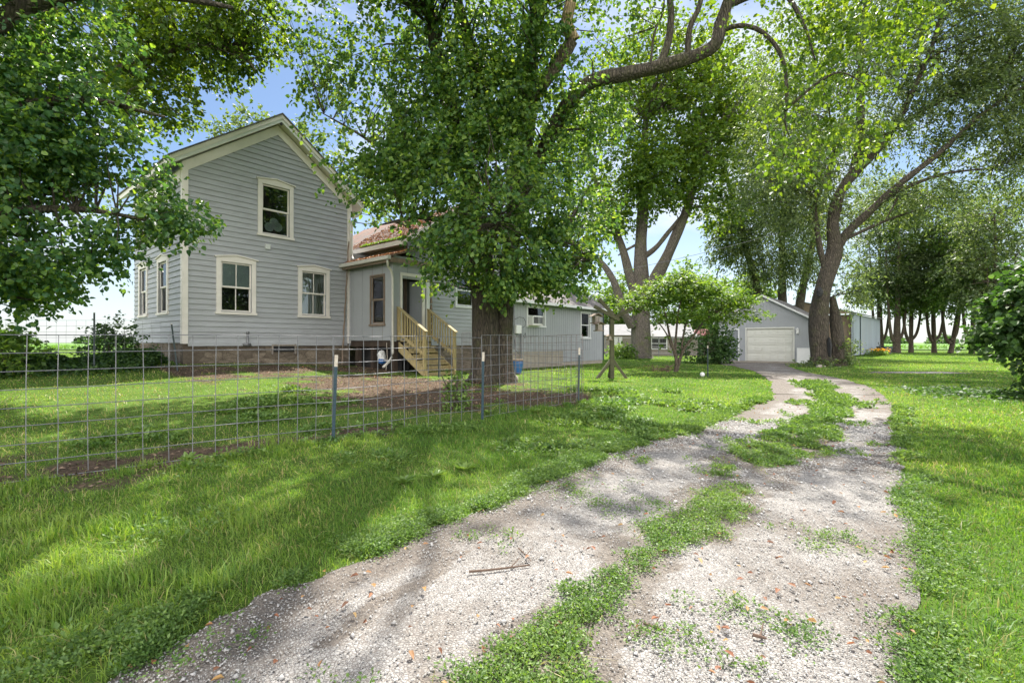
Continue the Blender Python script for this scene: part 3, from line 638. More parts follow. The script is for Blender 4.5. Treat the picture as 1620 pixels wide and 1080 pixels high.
# door half open, inside the porch
d_ = MB().box(.28, .355, -2.735, -2.703, PB, 3.63).box(1.245, 1.36, -2.735, -2.703, PB, 3.63).box(.28, 1.36, -2.735, -2.703, 3.632, 3.74).build('door_frame', 'trim', H)
dl = MB(); dl.box(0, .72, -.02, .02, 0, 2.1)
D = dl.build('door', 'door_paint', H, loc=(1.235, -2.66, 1.41)); D.rotation_euler = (0, 0, R(118))
m = MB()
for z0, z1 in ((.15, .85), (1.0, 1.55), (1.62, 1.98)):
    for x0, x1 in ((.1, .33), (.40, .62)): m.box(x0, x1, .021, .032, z0, z1)
m.build('panel', 'door_paint', D); MB().tube([(.66, .022, .95), (.66, .08, .95)], [.03, .035], 8).build('handle', 'galvanised', D)
MB().box(1.42, 1.56, -2.76, -2.715, 1.4, 4.0).build('corner_board', 'white_trim', H)
m = MB()
for i in range(9): m.tube([(1.65, -2.74, 1.55 + i * .24), (1.65, -2.74, 1.75 + i * .24)], [.055, .02], 6)
m.build('scroll_trim', 'weathered_wood', H)

# wing behind the porch and in front of the big tree
WX0, WX1, WYF, WYB = .9, 6.1, -2.3, 4.2; WR = 6.85; WSL = .645
WWIN = [(3.35, 4.3, 2.80, 4.05)]
def wlim(z):
    c = (WX0 + WX1) / 2; h = min((WX1 - WX0) / 2, max(0, (WR - .2 - z) / WSL)); l = c - h
    return (max(l, 1.76) if z < 4.5 else l, c + h)
clap_wall('wall', fy(WYF), WX0, WX1, 1.2, WR - .21, WWIN, 'siding', wlim, exposure=.15, parent=H)
window('y', WYF, *WWIN[0], casing=.10, hood=False, mull=False, trim='white_trim')
MB().box(WX0 - .001, WX0 + .03, WYF + .02, WYB, 1.2, 5.0).build('wall', 'weathered_wood', H)
MB().box(WX0 + .2, WX1 - .2, WYF + .16, WYB - .1, 1.2, 5.0).build('unlit_room', 'dark_gap', H)
MB().box(1.8, WX1, WYF + .03, WYB, 0, 1.197).build('foundation', 'stone', H)
MB().box(WX1 - .06, WX1 + .05, WYF - .05, WYF - .024, 1.1, 5.0).build('corner_board', 'white_trim', H)
m = MB(); c = (WX0 + WX1) / 2
for s in (-1, 1):
    e = c + s * (2.6 + .36); ze = WR - WSL * 2.96
    m.prism([(c, WYF - .25, WR), (e, WYF - .25, ze), (e, WYF - .25, ze - .09), (c, WYF - .25, WR - .09)], (0, WYB - WYF + .5, 0))
m.build('roof', 'shingles', H)
m = MB()
for s in (-1, 1):
    e = c + s * (2.6 + .375); ze = WR - WSL * 2.975
    m.prism([(c, WYF - .28, WR - .03), (e, WYF - .28, ze - .03), (e, WYF - .28, ze - .18), (c, WYF - .28, WR - .18)], (0, .028, 0)); m.box(min(e, e + .03 * s), max(e, e + .03 * s), WYF - .25, WYB + .2, ze - .16, ze + .0)
m.box(c - 2.9, WX0 - .02, WYF, WYB, 4.80, 4.83)
m.build('fascia', 'trim', H)
MB().box(.02, .88, .05, 4.2, 1.2, 4.7).build('wall', 'siding', H)
# low addition with vertical grooves
AX0, AX1, AYF, AYB = 6.16, 15.1, -2.35, 2.6
AWIN = [(7.9, 9.25, 2.14, 3.02), (12.68, 13.58, 1.60, 2.96)]
groove_wall('wall', fy(AYF), AX0, AX1, .88, 3.2, AWIN, 'panel_siding', step=.2, parent=H, zlow=lambda a: .88 if a < 10.85 else .30)
MB().box(AX0, AX1 - .01, AYF + .02, AYB, .0, .879).build('foundation', 'concrete', H)
MB().box(AX0 + .2, AX1 - .2, AYF + .16, AYB - .1, .88, 3.1).build('unlit_room', 'dark_gap', H)
MB().box(AX1 - .03, AX1, AYF + .03, AYB, .3, 3.2).prism([(AX1 - .02, AYF, 3.2), (AX1 - .02, AYB, 3.2), (AX1 - .02, (AYF + AYB) / 2, 4.7)], (.018, 0, 0)).build('wall', 'panel_siding', H)
window('y', AYF, *AWIN[1], casing=.07, hood=False, mull=False, trim='white_trim')
window('y', AYF, *AWIN[0], casing=.07, hood=False, mull=False, trim='white_trim')
c = (AYF + AYB) / 2; m = MB()
for s in (-1, 1):
    e = c + s * 2.83; m.prism([(AX0 - .05, c, 4.86), (AX0 - .05, e, 3.26), (AX0 - .05, e, 3.18), (AX0 - .05, c, 4.78)], (AX1 - AX0 + .35, 0, 0))
m.build('roof', 'plain_shingles', H)
m = MB(); m.box(AX0 - .0, AX1 + .32, c - 2.96, c - 2.835, 3.12, 3.25); m.build('gutter', 'white_trim', H)
m = MB(); m.box(AX0, AX1 + .28, c - 2.83, c - 2.49, 3.14, 3.17); m.box(AX1 + .28, AX1 + .30, c - 2.8, c + 2.8, 3.1, 3.2); m.build('soffit', 'white_trim', H)
m = MB(); m.box(AX1 - .02, AX1 + .06, AYF - .06, AYF - .015, .28, 3.14); m.build('corner_board', 'post_dark', H)
m = MB(); m.box(AX0 - .06, AX0 + .04, AYF - .055, AYF - .015, .88, 3.14); m.build('corner_board', 'white_trim', H)
# small fittings of the gable wall
m = MB(); m.box(-GW + 2.28, -GW + 2.43, -.09, -.03, 4.37, 4.52); m.box(-GW + 2.265, -GW + 2.445, -.10, -.091, 4.50, 4.53); m.build('vent_hood', 'white_trim', H)
m = MB(); m.tube([(-GW + 1.74, -.07, 1.62), (-GW + 1.74, -.07, 1.2), (-GW + 1.74, -.07, 1.18)], .03, 8).tube([(-GW + 1.60, -.09, 1.24), (-GW + 1.82, -.09, 1.24)], .045, 8).tube([(-GW + 1.70, -.07, 1.62), (-GW + 1.78, -.07, 1.62)], .04, 8); m.build('gas_pipe', 'galvanised', H, smooth=True)
m = MB(); x0 = -GW + 2.55; m.box(x0, x0 + .72, -.02, .04, 1.0, 1.19); b_ = m.build('vent_opening', 'dark_gap', H)
m = MB(); m.box(x0 - .05, x0, -.05, .04, .92, 1.25); m.box(x0 + .72, x0 + .77, -.05, .04, .92, 1.25); m.box(x0, x0 + .72, -.05, .04, 1.19, 1.24); m.build('frame', 'grey_wood', b_)
m = MB(); m.box(-GW / 2 - .03, -GW / 2 + .03, -OV + .02, -OV + .08, ROOFZ - .36, ROOFZ - .27); m.build('lamp_socket', 'black_plastic', H)
def hp(x, y, z): return H.matrix_world @ Vector((x, y, z))
bpy.context.view_layer.update()
rot = math.atan2(UY, UX)
# pole leaning on the gable
def hloc(x, y, z=0): return (BX + x * UX - y * UY, BY + x * UY + y * UX, z)
m = MB(); pts = [(math.sin(i * 1.7) * .012 - .018 * (10 - i) , -.06 - .25 * (1 - i / 24), .50 + i * .20) for i in range(24)]
m.tube(pts, [.03 - .0004 * i + .004 * math.sin(i * 2.1) for i in range(24)], 6)
o = m.build('wooden_pole', 'rust_white', None, loc=hloc(-.32, 0)); o.rotation_euler[2] = rot; o.data.materials[0] = MATS['weathered_wood']; tag(o, 'long mottled pole leaning against the gable wall beside the corner', 'pole')

# wooden steps
ST = empty('wooden_steps', hloc(.8, -2.74), rot, 'yellowish treated wood steps with slatted handrails up to the porch door', 'steps')
x0, x1 = -.64, .64; gS = .22; n = 6; rise = (1.38 - gS) / n; run = .235
for i in range(n):
    z = 1.38 - rise * (i + 1); y = -run * i - .06
    if i < n: MB().box(x0 + .05, x1 - .05, y - run - .02, y, z + rise - .045 - rise * 0, z + rise - .0).build('tread', 'deck_wood', ST, bevel=.004) if i == 0 else MB().box(x0 + .05, x1 - .05, y - run - .02, y - .002, z + rise - .04, z + rise).build('tread', 'deck_wood', ST, bevel=.004)
    MB().box(x0 + .06, x1 - .06, y - run + .005, y - run + .025, z + .0, z + rise - .085).build('riser', 'deck_wood', ST)
for s in (x0, x1 - .045):
    m = MB(); m.prism([(s, -.03, 1.33), (s, -.03, 1.0), (s, -run * n + .05, gS - .05), (s, -run * n - .12, gS - .05), (s, -run * n - .12, gS + .14)], (.045, 0, 0)); m.build('stringer', 'deck_wood', ST)
for s in (x0 - .05, x1 + .005):
    yb = -run * n + .05; m = MB(); m.box(s, s + .09, yb - .09, yb, gS - .1, 1.70); m.build('newel_post', 'deck_wood', ST, bevel=.004)
    top0 = Vector((s + .045, -.02, 2.52)); top1 = Vector((s + .045, yb - .14, 1.66)); dv = top1 - top0
    MB().bar(top0, top1, .13, .038).build('handrail', 'deck_wood', ST)
    l0 = top0 - Vector((0, 0, .85)); l1 = top1 - Vector((0, 0, .80)) - dv * .08
    MB().bar(l0, l1, .035, .09).build('bottom_rail', 'deck_wood', ST)
    MB().box(s, s + .09, -.1, -.01, 1.39, 2.5).build('newel_post', 'deck_wood', ST)
    m = MB()
    for k in range(10):
        t = (k + .8) / 11; a = top0.lerp(top1, t); m.box(a.x - .018, a.x + .018, a.y - .018, a.y + .018, a.z - .95, a.z - .02)
    m.build('baluster', 'deck_wood', ST)['kind'] = 'stuff'
    for o_ in [c for c in ST.children if c.name.startswith('baluster')]: 
        if 'kind' in o_: del o_['kind']
# things by the house
def window_ac():
    t = empty('air_conditioner', hloc(8.28, AYF - .0, 2.16), rot, 'white window air conditioner sticking out of the low grey addition', 'air conditioner')
    MB().box(-.36, .36, -.32, -.04, -.0, .42).build('casing', 'white_paint', t, bevel=.012)
    m = MB()
    for i in range(9): m.box(-.31 + i * .045, -.29 + i * .045, -.335, -.322, .05, .36)
    m.build('grille', 'black_plastic', t); MB().box(.12, .33, -.332, -.322, .05, .36).build('side_panel', 'galvanised', t)
    MB().box(-.42, .42, -.34, -.04, -.04, -.003).build('bracket', 'trim', t)
window_ac()
t = empty('utility_meter', hloc(7.05, AYF - .05, 0), rot, 'pale electric meter box with conduit and loose cables on the house', 'meter box')
MB().box(-.2, .16, -.16, .0, 1.72, 2.1).build('box', 'white_paint', t, bevel=.01)
m = MB(); m.tube([(.2, -.1, .1), (.2, -.1, 1.9)], .035, 8); m.tube([(-.25, -.05, 1.0), (-.25, -.05, 3.0)], .022, 6); m.build('conduit', 'galvanised', t)
m = MB(); m.tube([(-.25, -.05, 2.35), (.1, -.08, 2.48), (.45, -.05, 2.45), (.62, -.05, 2.25), (.5, -.06, 2.05), (.16, -.08, 1.95)], .012, 5); m.tube([(-.05, -.08, 1.72), (-.3, -.12, 1.4), (-.2, -.1, .95), (.0, -.1, .8)], .012, 5); m.build('cable', 'black_plastic', t)
m = MB(); m.tube([(.5, -.1, 1.75), (.55, -.1, 1.6), (.45, -.12, 1.5), (.38, -.1, 1.62), (.5, -.1, 1.75)], .012, 5); m.build('cable', 'black_plastic', t)

# blue urn planter, rock
def lathe(prof, n=20):
    m = MB(); k = 0
    for r_, z in prof: m.v += [(r_ * math.cos(2 * math.pi * j / n), r_ * math.sin(2 * math.pi * j / n), z) for j in range(n)]
    for i in range(len(prof) - 1):
        for j in range(n): m.f.append((i * n + j, i * n + (j + 1) % n, (i + 1) * n + (j + 1) % n, (i + 1) * n + j))
    return m
p = P(819, 583, 18.2); gzf = lambda p: float(gz(p.x, p.y))
t = empty('planter', (p.x, p.y, gzf(p)), 0, 'blue urn planter with dark rim standing behind the large trunk', 'planter')
lathe([(.0, 0), (.13, 0), (.14, .05), (.19, .25), (.215, .42), (.205, .50), (.0, .50)]).build('urn', 'blue_plastic', t, smooth=True)
lathe([(.20, .49), (.225, .50), (.225, .55), (.18, .55), (.16, .52), (.0, .52)]).build('rim', 'weathered_wood', t, smooth=True)
def rock(loc, s, seed, name='rock', mat='rock'):
    bm = bmesh.new(); bmesh.ops.create_icosphere(bm, subdivisions=4, radius=1); r = random.Random(seed); o = [r.random() * 50 for _ in range(3)]
    from mathutils import noise as mn
    for v in bm.verts:
        c = v.co.copy(); v.co *= 1 + .28 * mn.noise(c * 1.3 + Vector(o)) + .10 * mn.noise(c * 4 + Vector(o)); v.co.x *= s[0]; v.co.y *= s[1]; v.co.z *= s[2]
    me = bpy.data.meshes.new(name); bm.to_mesh(me); bm.free(); me.polygons.foreach_set('use_smooth', np.ones(len(me.polygons), bool)); return put(name, me, mat, None, loc)
p = P(806, 590, 14.6); tag(rock((p.x, p.y, float(gz(p.x, p.y)) + .07), (.24, .19, .17), 4), 'rounded tan field stone beside the foot of the big trunk', 'rock')
p = P(1298, 573, 25.6); tag(rock((p.x, p.y, float(gz(p.x, p.y)) + .03), (.25, .18, .1), 9), 'flat pale stone at the base of the hollow trunk', 'rock')
# white stones around the near tree foot
m = MB(); 
# items under the porch
p = Vector(hloc(.02, -2.0)); t = empty('plastic_bag', (p.x, p.y, .62), rot, 'white and blue plastic bag hanging under the porch', 'bag')
o = rock((0, 0, .18), (.16, .13, .24), 21, 'sack', 'white_paint'); o.parent = t; o = rock((-.02, -.05, .05), (.14, .11, .12), 22, 'label_band', 'blue_plastic'); o.parent = t
m = MB(); m.tube([(0, 0, 0), (.04, .02, .45), (.02, .02, .95)], [.015, .014, .012], 6); o = m.build('garden_stake', 'rust_white', None, loc=hloc(-.05, -2.35, .35)); tag(o, 'thin orange brown stake standing under the porch edge', 'stake')

# ------------------------------------------------------------------ fence
def wire_panel(p0, p1, zt, h, name, label, group, nx, rows=8, rad=.0042, mat='galvanised', sag=.01, seed=1):
    r = random.Random(seed); m = MB(); p0 = Vector(p0); p1 = Vector(p1); up = Vector((0, 0, 1))
    z0 = Vector((0, 0, -h)); d = p1 - p0; nrm = Vector((-d.y, d.x, 0)).normalized()
    def q(s, z): return d * s + Vector((0, 0, z)) + nrm * (sag * math.sin(s * 9 + z * 2 + seed)) + Vector((0, 0, sag * .8 * math.sin(s * 7 + seed)))
    for i in range(rows + 1):
        z = -h + h * i / rows; m.tube([q(s / 12, z) for s in range(13)], rad, 4)
    for i in range(nx + 1):
        m.tube([q(i / nx, z) + nrm * rad * 1.8 + d.normalized() * r.uniform(-.006, .006) for z in (-h, -h * .66, -h * .33, 0)], rad, 4)
    o = m.build(name, mat, None, loc=(p0.x, p0.y, zt)); return tag(o, label, 'fence', group)
FG = 'welded wire panels around the yard'
wire_panel((-6.25, 2.76, 0), (-2.17, 5.85, 0), 1.375, 1.28, 'wire_fence_panel', 'grey welded wire fence panel nearest the camera, left of the first post', FG, 25, seed=2)
wire_panel((-2.17, 5.83, 0), (-.47, 7.52, 0), 1.385, 1.28, 'wire_fence_panel', 'wire fence panel between the two blue posts with white tops', FG, 12, seed=4)
wire_panel((-.47, 7.52, 0), (1.42, 9.72, 0), 1.42, 1.28, 'wire_fence_panel', 'wire fence panel between the middle blue post and the dark end post', FG, 14, seed=6)
wire_panel((1.44, 9.74, 0), (-.15, 13.2, 0), 1.46, 1.28, 'wire_fence_panel', 'wire fence panel turning back from the end post toward the tree', FG, 18, mat='rusty_wire', seed=7)
wire_panel((-.95, 13.9, 0), (-1.75, 16.6, 0), 1.63, 1.28, 'wire_fence_panel', 'short rusty wire panel between the twin trunk and the steps', FG, 14, mat='rusty_wire', seed=8)
wire_panel((-13.6, 12.4, 0), (-9.25, 13.35, 0), 1.90, 1.22, 'wire_fence_panel', 'thin wire fence panel beside the house left wall', FG, 20, rad=.003, seed=9)
def tpost(px, py, Y, h, label, mat, lean=0, white=.14, grp='steel T posts'):
    p = P(px, py, Y); g = float(gz(p.x, p.y))
    t = empty('fence_post', (p.x, p.y, g), 0, label, 'fence post', grp); m = MB()
    m.box(-.019, .019, -.004, .004, -.1, h - white); m.box(-.004, .004, .004, .032, -.1, h - white)
    for i in range(int(h / .055)): m.box(-.012, .012, -.011, -.004, .05 + i * .05, .068 + i * .05) if .068 + i * .05 < h - white else None
    m.build('stake', mat, t); m = MB(); m.box(-.0195, .0195, -.0045, .0045, h - white, h); m.box(-.0045, .0045, .0045, .0325, h - white, h); m.build('painted_top', 'rust_white', t)
    t.rotation_euler = (0, lean, R(20)); return t
tpost(527, 692, 5.78, 1.05, 'blue green steel post with white top nearest the camera', 'post_blue', .035)
tpost(763, 657, 7.42, 1.05, 'blue steel fence post in front of the twin trunk', 'post_blue', .015)
tpost(915, 632, 9.62, 1.1, 'dark blue fence post at the corner of the yard', 'post_dark', .02)
tpost(1120, 591, 17.2, 1.13, 'lone dark post on the lawn beside the white ball', 'post_dark', -.01, .10)
tpost(694, 585, 15.3, 1.25, 'dark post at the foot of the steps', 'post_dark', .01, .02)
tpost(149, 565, 12.2, 1.5, 'dark fence post left of the shrub by the field', 'post_dark', 0, .02)
tpost(281, 575, 12.7, 1.25, 'dark fence post leaning toward the house corner', 'post_dark', -.11, .02)
p = P(1111, 589, 17.2); bm = bmesh.new(); bmesh.ops.create_uvsphere(bm, u_segments=20, v_segments=12, radius=.085); me = bpy.data.meshes.new('ball'); bm.to_mesh(me); bm.free()
me.polygons.foreach_set('use_smooth', np.ones(len(me.polygons), bool)); o = put('ball', me, 'white_paint', None, (p.x, p.y, float(gz(p.x, p.y)) + .09)); tag(o, 'small white ball lying on the lawn next to a dark post', 'ball')

# ------------------------------------------------------------------ bird feeder post
p = P(968, 594, 16.3); g = float(gz(p.x, p.y))
t = empty('bird_feeder_post', (p.x, p.y, g), 0, 'mossy wooden bird feeder post with crossed arms and braced foot', 'bird feeder post')
MB().box(-.07, .07, -.07, .07, 0, 2.2).build('post', 'moss_wood', t, bevel=.01)
for a, b in (((-.52, -.1, 0), (-.04, 0, .62)), ((.48, -.1, 0), (.04, 0, .62)), ((0, .45, 0), (0, .04, .62))): MB().bar(a, b, .09, .09).build('brace', 'moss_wood', t)
for a, b in (((-.62, -.08, 2.44), (.24, -.08, 1.98)), ((-.42, .09, 2.70), (.22, .09, 2.0)), ((.03, 0, 2.02), (.62, -.3, 2.36))): MB().bar(a, b, .09, .11).build('arm', 'moss_wood', t)
def feeder(loc, label, s=1.0):
    f = empty('bird_feeder', loc, .4, label, 'bird feeder', 'hanging feeders'); m = MB()
    for sg in (-1, 1): m.prism([(0, -.16 * s, .34 * s), (sg * .2 * s, -.16 * s, .24 * s), (sg * .2 * s, -.16 * s, .225 * s), (0, -.16 * s, .325 * s)], (0, .32 * s, 0))
    m.build('roof', 'weathered_wood', f); MB().box(-.09 * s, .09 * s, -.1 * s, .1 * s, .03, .25 * s).build('hopper', 'grey_wood', f); MB().box(-.15 * s, .15 * s, -.14 * s, .14 * s, 0, .028).build('tray', 'weathered_wood', f)
    MB().tube([(0, 0, .33 * s), (0, 0, .52)], .006, 5).build('hook', 'post_dark', f)
feeder((p.x - .55, p.y - .08, g + 1.86), 'roofed hopper feeder hanging highest from the mossy arm', 1.0)
feeder((p.x - .50, p.y - .30, g + 1.60), 'small tray feeder hanging lowest beside the post', .9)
feeder((p.x - .12, p.y - .16, g + 1.30), 'tiny feeder fixed halfway up the post', .55)

# ------------------------------------------------------------------ garage
GR = math.atan2(-.639, .769)
G = empty('garage', (14.2, 33.0, 0), GR, 'grey grooved garage with white roll door and pitched roof', 'garage')
GWd, GL = 5.5, 7.5; gp, gs = 4.42, .575
gl = lambda a: gp - .08 - gs * abs(a - GWd / 2)
GO = [(.42, 1.24, .08, 2.15), (1.78, 4.47, .10, 2.20)]
groove_wall('wall', fy(0), 0, GWd, .1, 3, GO, 'panel_siding', lim=gl, step=.2, parent=G)
MB().box(0, .03, .02, GL, .1, gl(0)).box(GWd - .03, GWd, .02, GL, .1, gl(0)).prism([(0, GL, .1), (GWd, GL, .1), (GWd, GL, gl(0)), (GWd / 2, GL, gl(GWd / 2)), (0, GL, gl(0))], (0, .03, 0)).build('wall', 'panel_siding', G)
MB().box(-.02, GWd + .02, -.03, GL, -.05, .10).build('foundation', 'concrete', G)
m = MB()
for s in (-1, 1):
    e = GWd / 2 + s * (GWd / 2 + .28); ze = gp - gs * (GWd / 2 + .28); m.prism([(GWd / 2, -.25, gp), (e, -.25, ze), (e, -.25, ze - .07), (GWd / 2, -.25, gp - .07)], (0, GL + .5, 0))
m.build('roof', 'plain_shingles', G)
m = MB()
for s in (-1, 1):
    e = GWd / 2 + s * (GWd / 2 + .30); ze = gp - gs * (GWd / 2 + .30); m.prism([(GWd / 2, -.28, gp - .01), (e, -.28, ze - .01), (e, -.28, ze - .13), (GWd / 2, -.28, gp - .13)], (0, .028, 0))
m.build('rake_board', 'white_trim', G)
d_ = MB().box(.425, 1.235, .04, .08, .08, 2.14).build('door', 'door_paint', G); MB().tube([(1.17, .04, 1.05), (1.17, -.02, 1.05)], .03, 8).build('handle', 'post_dark', d_)
MB().box(.33, .415, -.04, -.014, .08, 2.24).box(1.245, 1.33, -.04, -.014, .08, 2.24).box(.415, 1.245, -.04, -.014, 2.155, 2.24).build('door_frame', 'white_trim', G)
m = MB()
for i in range(4):
    z = .11 + i * .5225; m.box(1.785, 4.465, .06, .09, z, z + .490); m.box(1.785, 4.465, .087, .09, z + .49, z + .5225)
    for k in range(6): m.box(1.86 + k * .44, 2.22 + k * .44, .035, .06, z + .12, z + .39)
gd = m.build('garage_door', 'garage_paint', G)
MB().box(1.70, 1.775, -.035, -.014, .1, 2.29).box(4.475, 4.55, -.035, -.014, .1, 2.29).box(1.775, 4.475, -.035, -.014, 2.205, 2.29).build('door_frame', 'garage_paint', G)
t = MB().box(-.06, .06, -.14, -.02, -.14, .14).prism([(-.09, -.17, .14), (.09, -.17, .14), (.0, -.08, .24)], (0, .15, 0)).build('wall_lantern', 'white_paint', G, loc=(4.72, -.01, 2.0))
G2 = empty('white_panel', (0, 0, 0), 0, 'white board propped against the garage right of its door', 'board')
G2.location = (14.2 + .769 * 5.05 + UX * -.12, 33.0 - .639 * 5.05 + UY * -.12, .02); G2.rotation_euler = (R(-6), 0, GR)
MB().box(-.36, .36, -.03, .0, 0, .96).build('board', 'white_paint', G2, bevel=.006); m = MB()
m.box(-.36, -.31, -.042, -.031, 0, .96).box(.31, .36, -.042, -.031, 0, .96).box(-.31, .31, -.042, -.031, .91, .96).box(-.31, .31, -.042, -.031, 0, .05); m.build('edge_trim', 'white_trim', G2)

# metal shed
c = P(1351, 538, 45.5)
M_ = empty('metal_shed', (c.x, c.y, 0), R(45.5), 'long tall pale blue metal shed behind the garage', 'shed')
m = MB(); xx = 0
m_v = []; nn = 150
for i in range(nn):
    a0, a1 = 16 * i / nn, 16 * (i + 1) / nn; w = lambda i: -.012 if i % 2 else .012
    m.poly([(a0, w(i), .1), (a1, w(i + 1), .1), (a1, w(i + 1), 4.05), (a0, w(i), 4.05)])
m.build('wall', 'tin_roof', M_); MATS['tin_blue'] = MATS['tin_roof'].copy()
plain('shed_paint', (.22, .255, .29), .12, .8, .55, .2, .1, 30, (1, 1, .2), (.3, .27, .24), .35)
M_.children[0].data.materials[0] = MATS['shed_paint']
MB().box(0, 16, 8, 8.05, .1, 4.05).box(15.95, 16, 0.02, 8, .1, 4.05).build('wall', 'shed_paint', M_)
m = MB()
for yy in (0.0, 2.5, 5, 7.8): m.box(-.08, .1, yy + .02, yy + .2, 0, 4.1)
m.build('post', 'shed_paint', M_); MB().box(3.0, 3.12, -.08, -.02, .1, 4.0).build('door_track', 'post_dark', M_)
MB().box(.4, .45, .1, 8, .1, 4.0).build('back_wall', 'weathered_wood', M_)
m = MB()
for s in (-1, 1):
    e = 4 + s * 4.35; m.prism([(-.5, 4, 5.3), (-.5, e, 4.05), (-.5, e, 4.12), (-.5, 4, 5.37)], (16.9, 0, 0))
m.build('roof', 'tin_roof', M_)
m = MB(); m.prism([(-.42, 0, 4.06), (-.42, 8, 4.06), (-.42, 4, 5.28)], (.05, 0, 0)); m.build('gable', 'weathered_wood', M_)

# old sheds and wire run behind the big maple
c = P(962, 556, 47); K = empty('chicken_coop', (c.x, c.y, 0), R(8), 'low weathered coop with pale roof and white framed window behind maple', 'shed')
MB().box(3.5, 11.2, 0, 3, 0, 1.7).build('wall', 'grey_wood', K); MB().prism([(3.2, -.4, 1.85), (11.5, -.4, 1.8), (11.5, 3.3, 2.6), (3.2, 3.3, 2.6)], (0, 0, .08)).build('roof', 'old_tin', K)
f = MB().box(4.5, 6.0, -.03, -.005, .75, 1.7).build('window', 'dark_gap', K); MB().box(4.4, 4.5, -.06, -.005, .65, 1.8).box(6.0, 6.1, -.06, -.005, .65, 1.8).box(4.5, 6.0, -.06, -.005, 1.7, 1.8).box(4.5, 6, -.06, -.005, .65, .75).box(5.2, 5.27, -.06, -.031, .75, 1.7).box(4.5, 6.0, -.058, -.031, 1.2, 1.26).build('frame', 'white_trim', f)
MB().prism([(9.6, -.5, 1.95), (11.0, -.5, 1.95), (10.3, -.5, 2.7)], (0, 2.6, 0)).build('dormer', 'red_paint', K)
c = P(940, 556, 58); K2 = empty('old_barn', (c.x, c.y, 0), R(-12), 'grey plank barn with corrugated roof far behind the maple', 'barn')
MB().box(0, 11, 0, 6, 0, 2.2).build('wall', 'grey_wood', K2); m = MB(); m.prism([(-.4, -.4, 2.2), (-.4, 3, 3.6), (-.4, 6.4, 2.2)], (11.8, 0, 0)); m.build('roof', 'old_tin', K2)
MB().box(2, 3.3, -.05, -.005, .9, 2.0).build('window', 'white_trim', K2); MB().box(6.5, 8.0, -.04, -.005, 0, 2.2).build('door', 'weathered_wood', K2)
m = MB(); a = P(958, 560, 44.0); b = P(1130, 560, 42)
for i in range(9):
    q = Vector((a.x, a.y, 0)).lerp(Vector((b.x, b.y, 0)), i / 8) - Vector((a.x, a.y, 0)); m.tube([q, q + Vector((0, 0, 1.75))], .045, 6)
for z in (.3, .9, 1.7): m.tube([(0, 0, z), (b.x - a.x, b.y - a.y, z)], .022, 4)
for i in range(60):
    q = (Vector((b.x, b.y, 0)) - Vector((a.x, a.y, 0))) * i / 60; m.tube([q + Vector((0, 0, .1)), q + Vector((0, 0, 1.7))], .009, 3)
o = m.build('poultry_fence', 'galvanised', None, loc=(a.x, a.y, .05)); tag(o, 'tall poultry wire fence in front of the weathered coop', 'fence')

# overhead cable
a = Vector(hloc(12.0, .1, 4.6)); b = P(1322, 338, 27.2); m = MB(); pts = []
for i in range(25):
    s = i / 24; q = a.lerp(b, s); q.z -= .9 * math.sin(math.pi * s) * .4; pts.append(q - a)
m.tube(pts, .012, 5); o = m.build('overhead_cable', 'galvanised', None, loc=a); tag(o, 'thin pale service cable running from house to hollow tree', 'cable')
# yellow hose by the trunk
p = P(745, 590, 13.9); g = float(gz(p.x, p.y)); m = MB()
m.tube([(.55 - .95 * math.cos(s * .16 + 1.25) * .9, -.15 - s * .01, .03 + max(0, .95 * (1 - math.sin(s * .16 + 1.25 - .25))) * .8) for s in range(14)], .014, 5)
# sticks on the drive
def stick(pts, r0, label):
    p0 = Vector(pts[0]); g = float(gz(p0.x, p0.y)) + .026; m = MB(); n = len(pts)
    m.tube([(Vector(q) - p0) for q in pts], [r0 * (1 - .5 * i / n) for i in range(n)], 6); m.tube([(Vector(pts[n // 2]) - p0), (Vector(pts[n // 2]) - p0) + Vector((.05, .07, .02))], [r0 * .6, r0 * .3], 5)
    o = m.build('stick', 'twig', None, loc=(p0.x, p0.y, g)); tag(o, label, 'stick', 'sticks on the drive')
def gp_(px, py):
    Y = 988 / (py - 538); return ((px - 810) / F * Y, Y, 0)
q = [gp_(742, 914), gp_(775, 911), gp_(808, 907), gp_(838, 903)]; stick(q, .0065, 'longest dark stick lying across the left gravel rut')
q = [gp_(1018, 992), gp_(1035, 998), gp_(1052, 1003)]; stick(q, .006, 'short thin stick beside the grassy strip near the camera')
q = [gp_(1190, 1010), gp_(1202, 1013), gp_(1212, 1016)]; stick(q, .008, 'stubby dark stick on the right rut near the camera')
q = [gp_(820, 878), gp_(832, 890), gp_(840, 900)]; stick(q, .004, 'curved twig just above the longest dark stick')

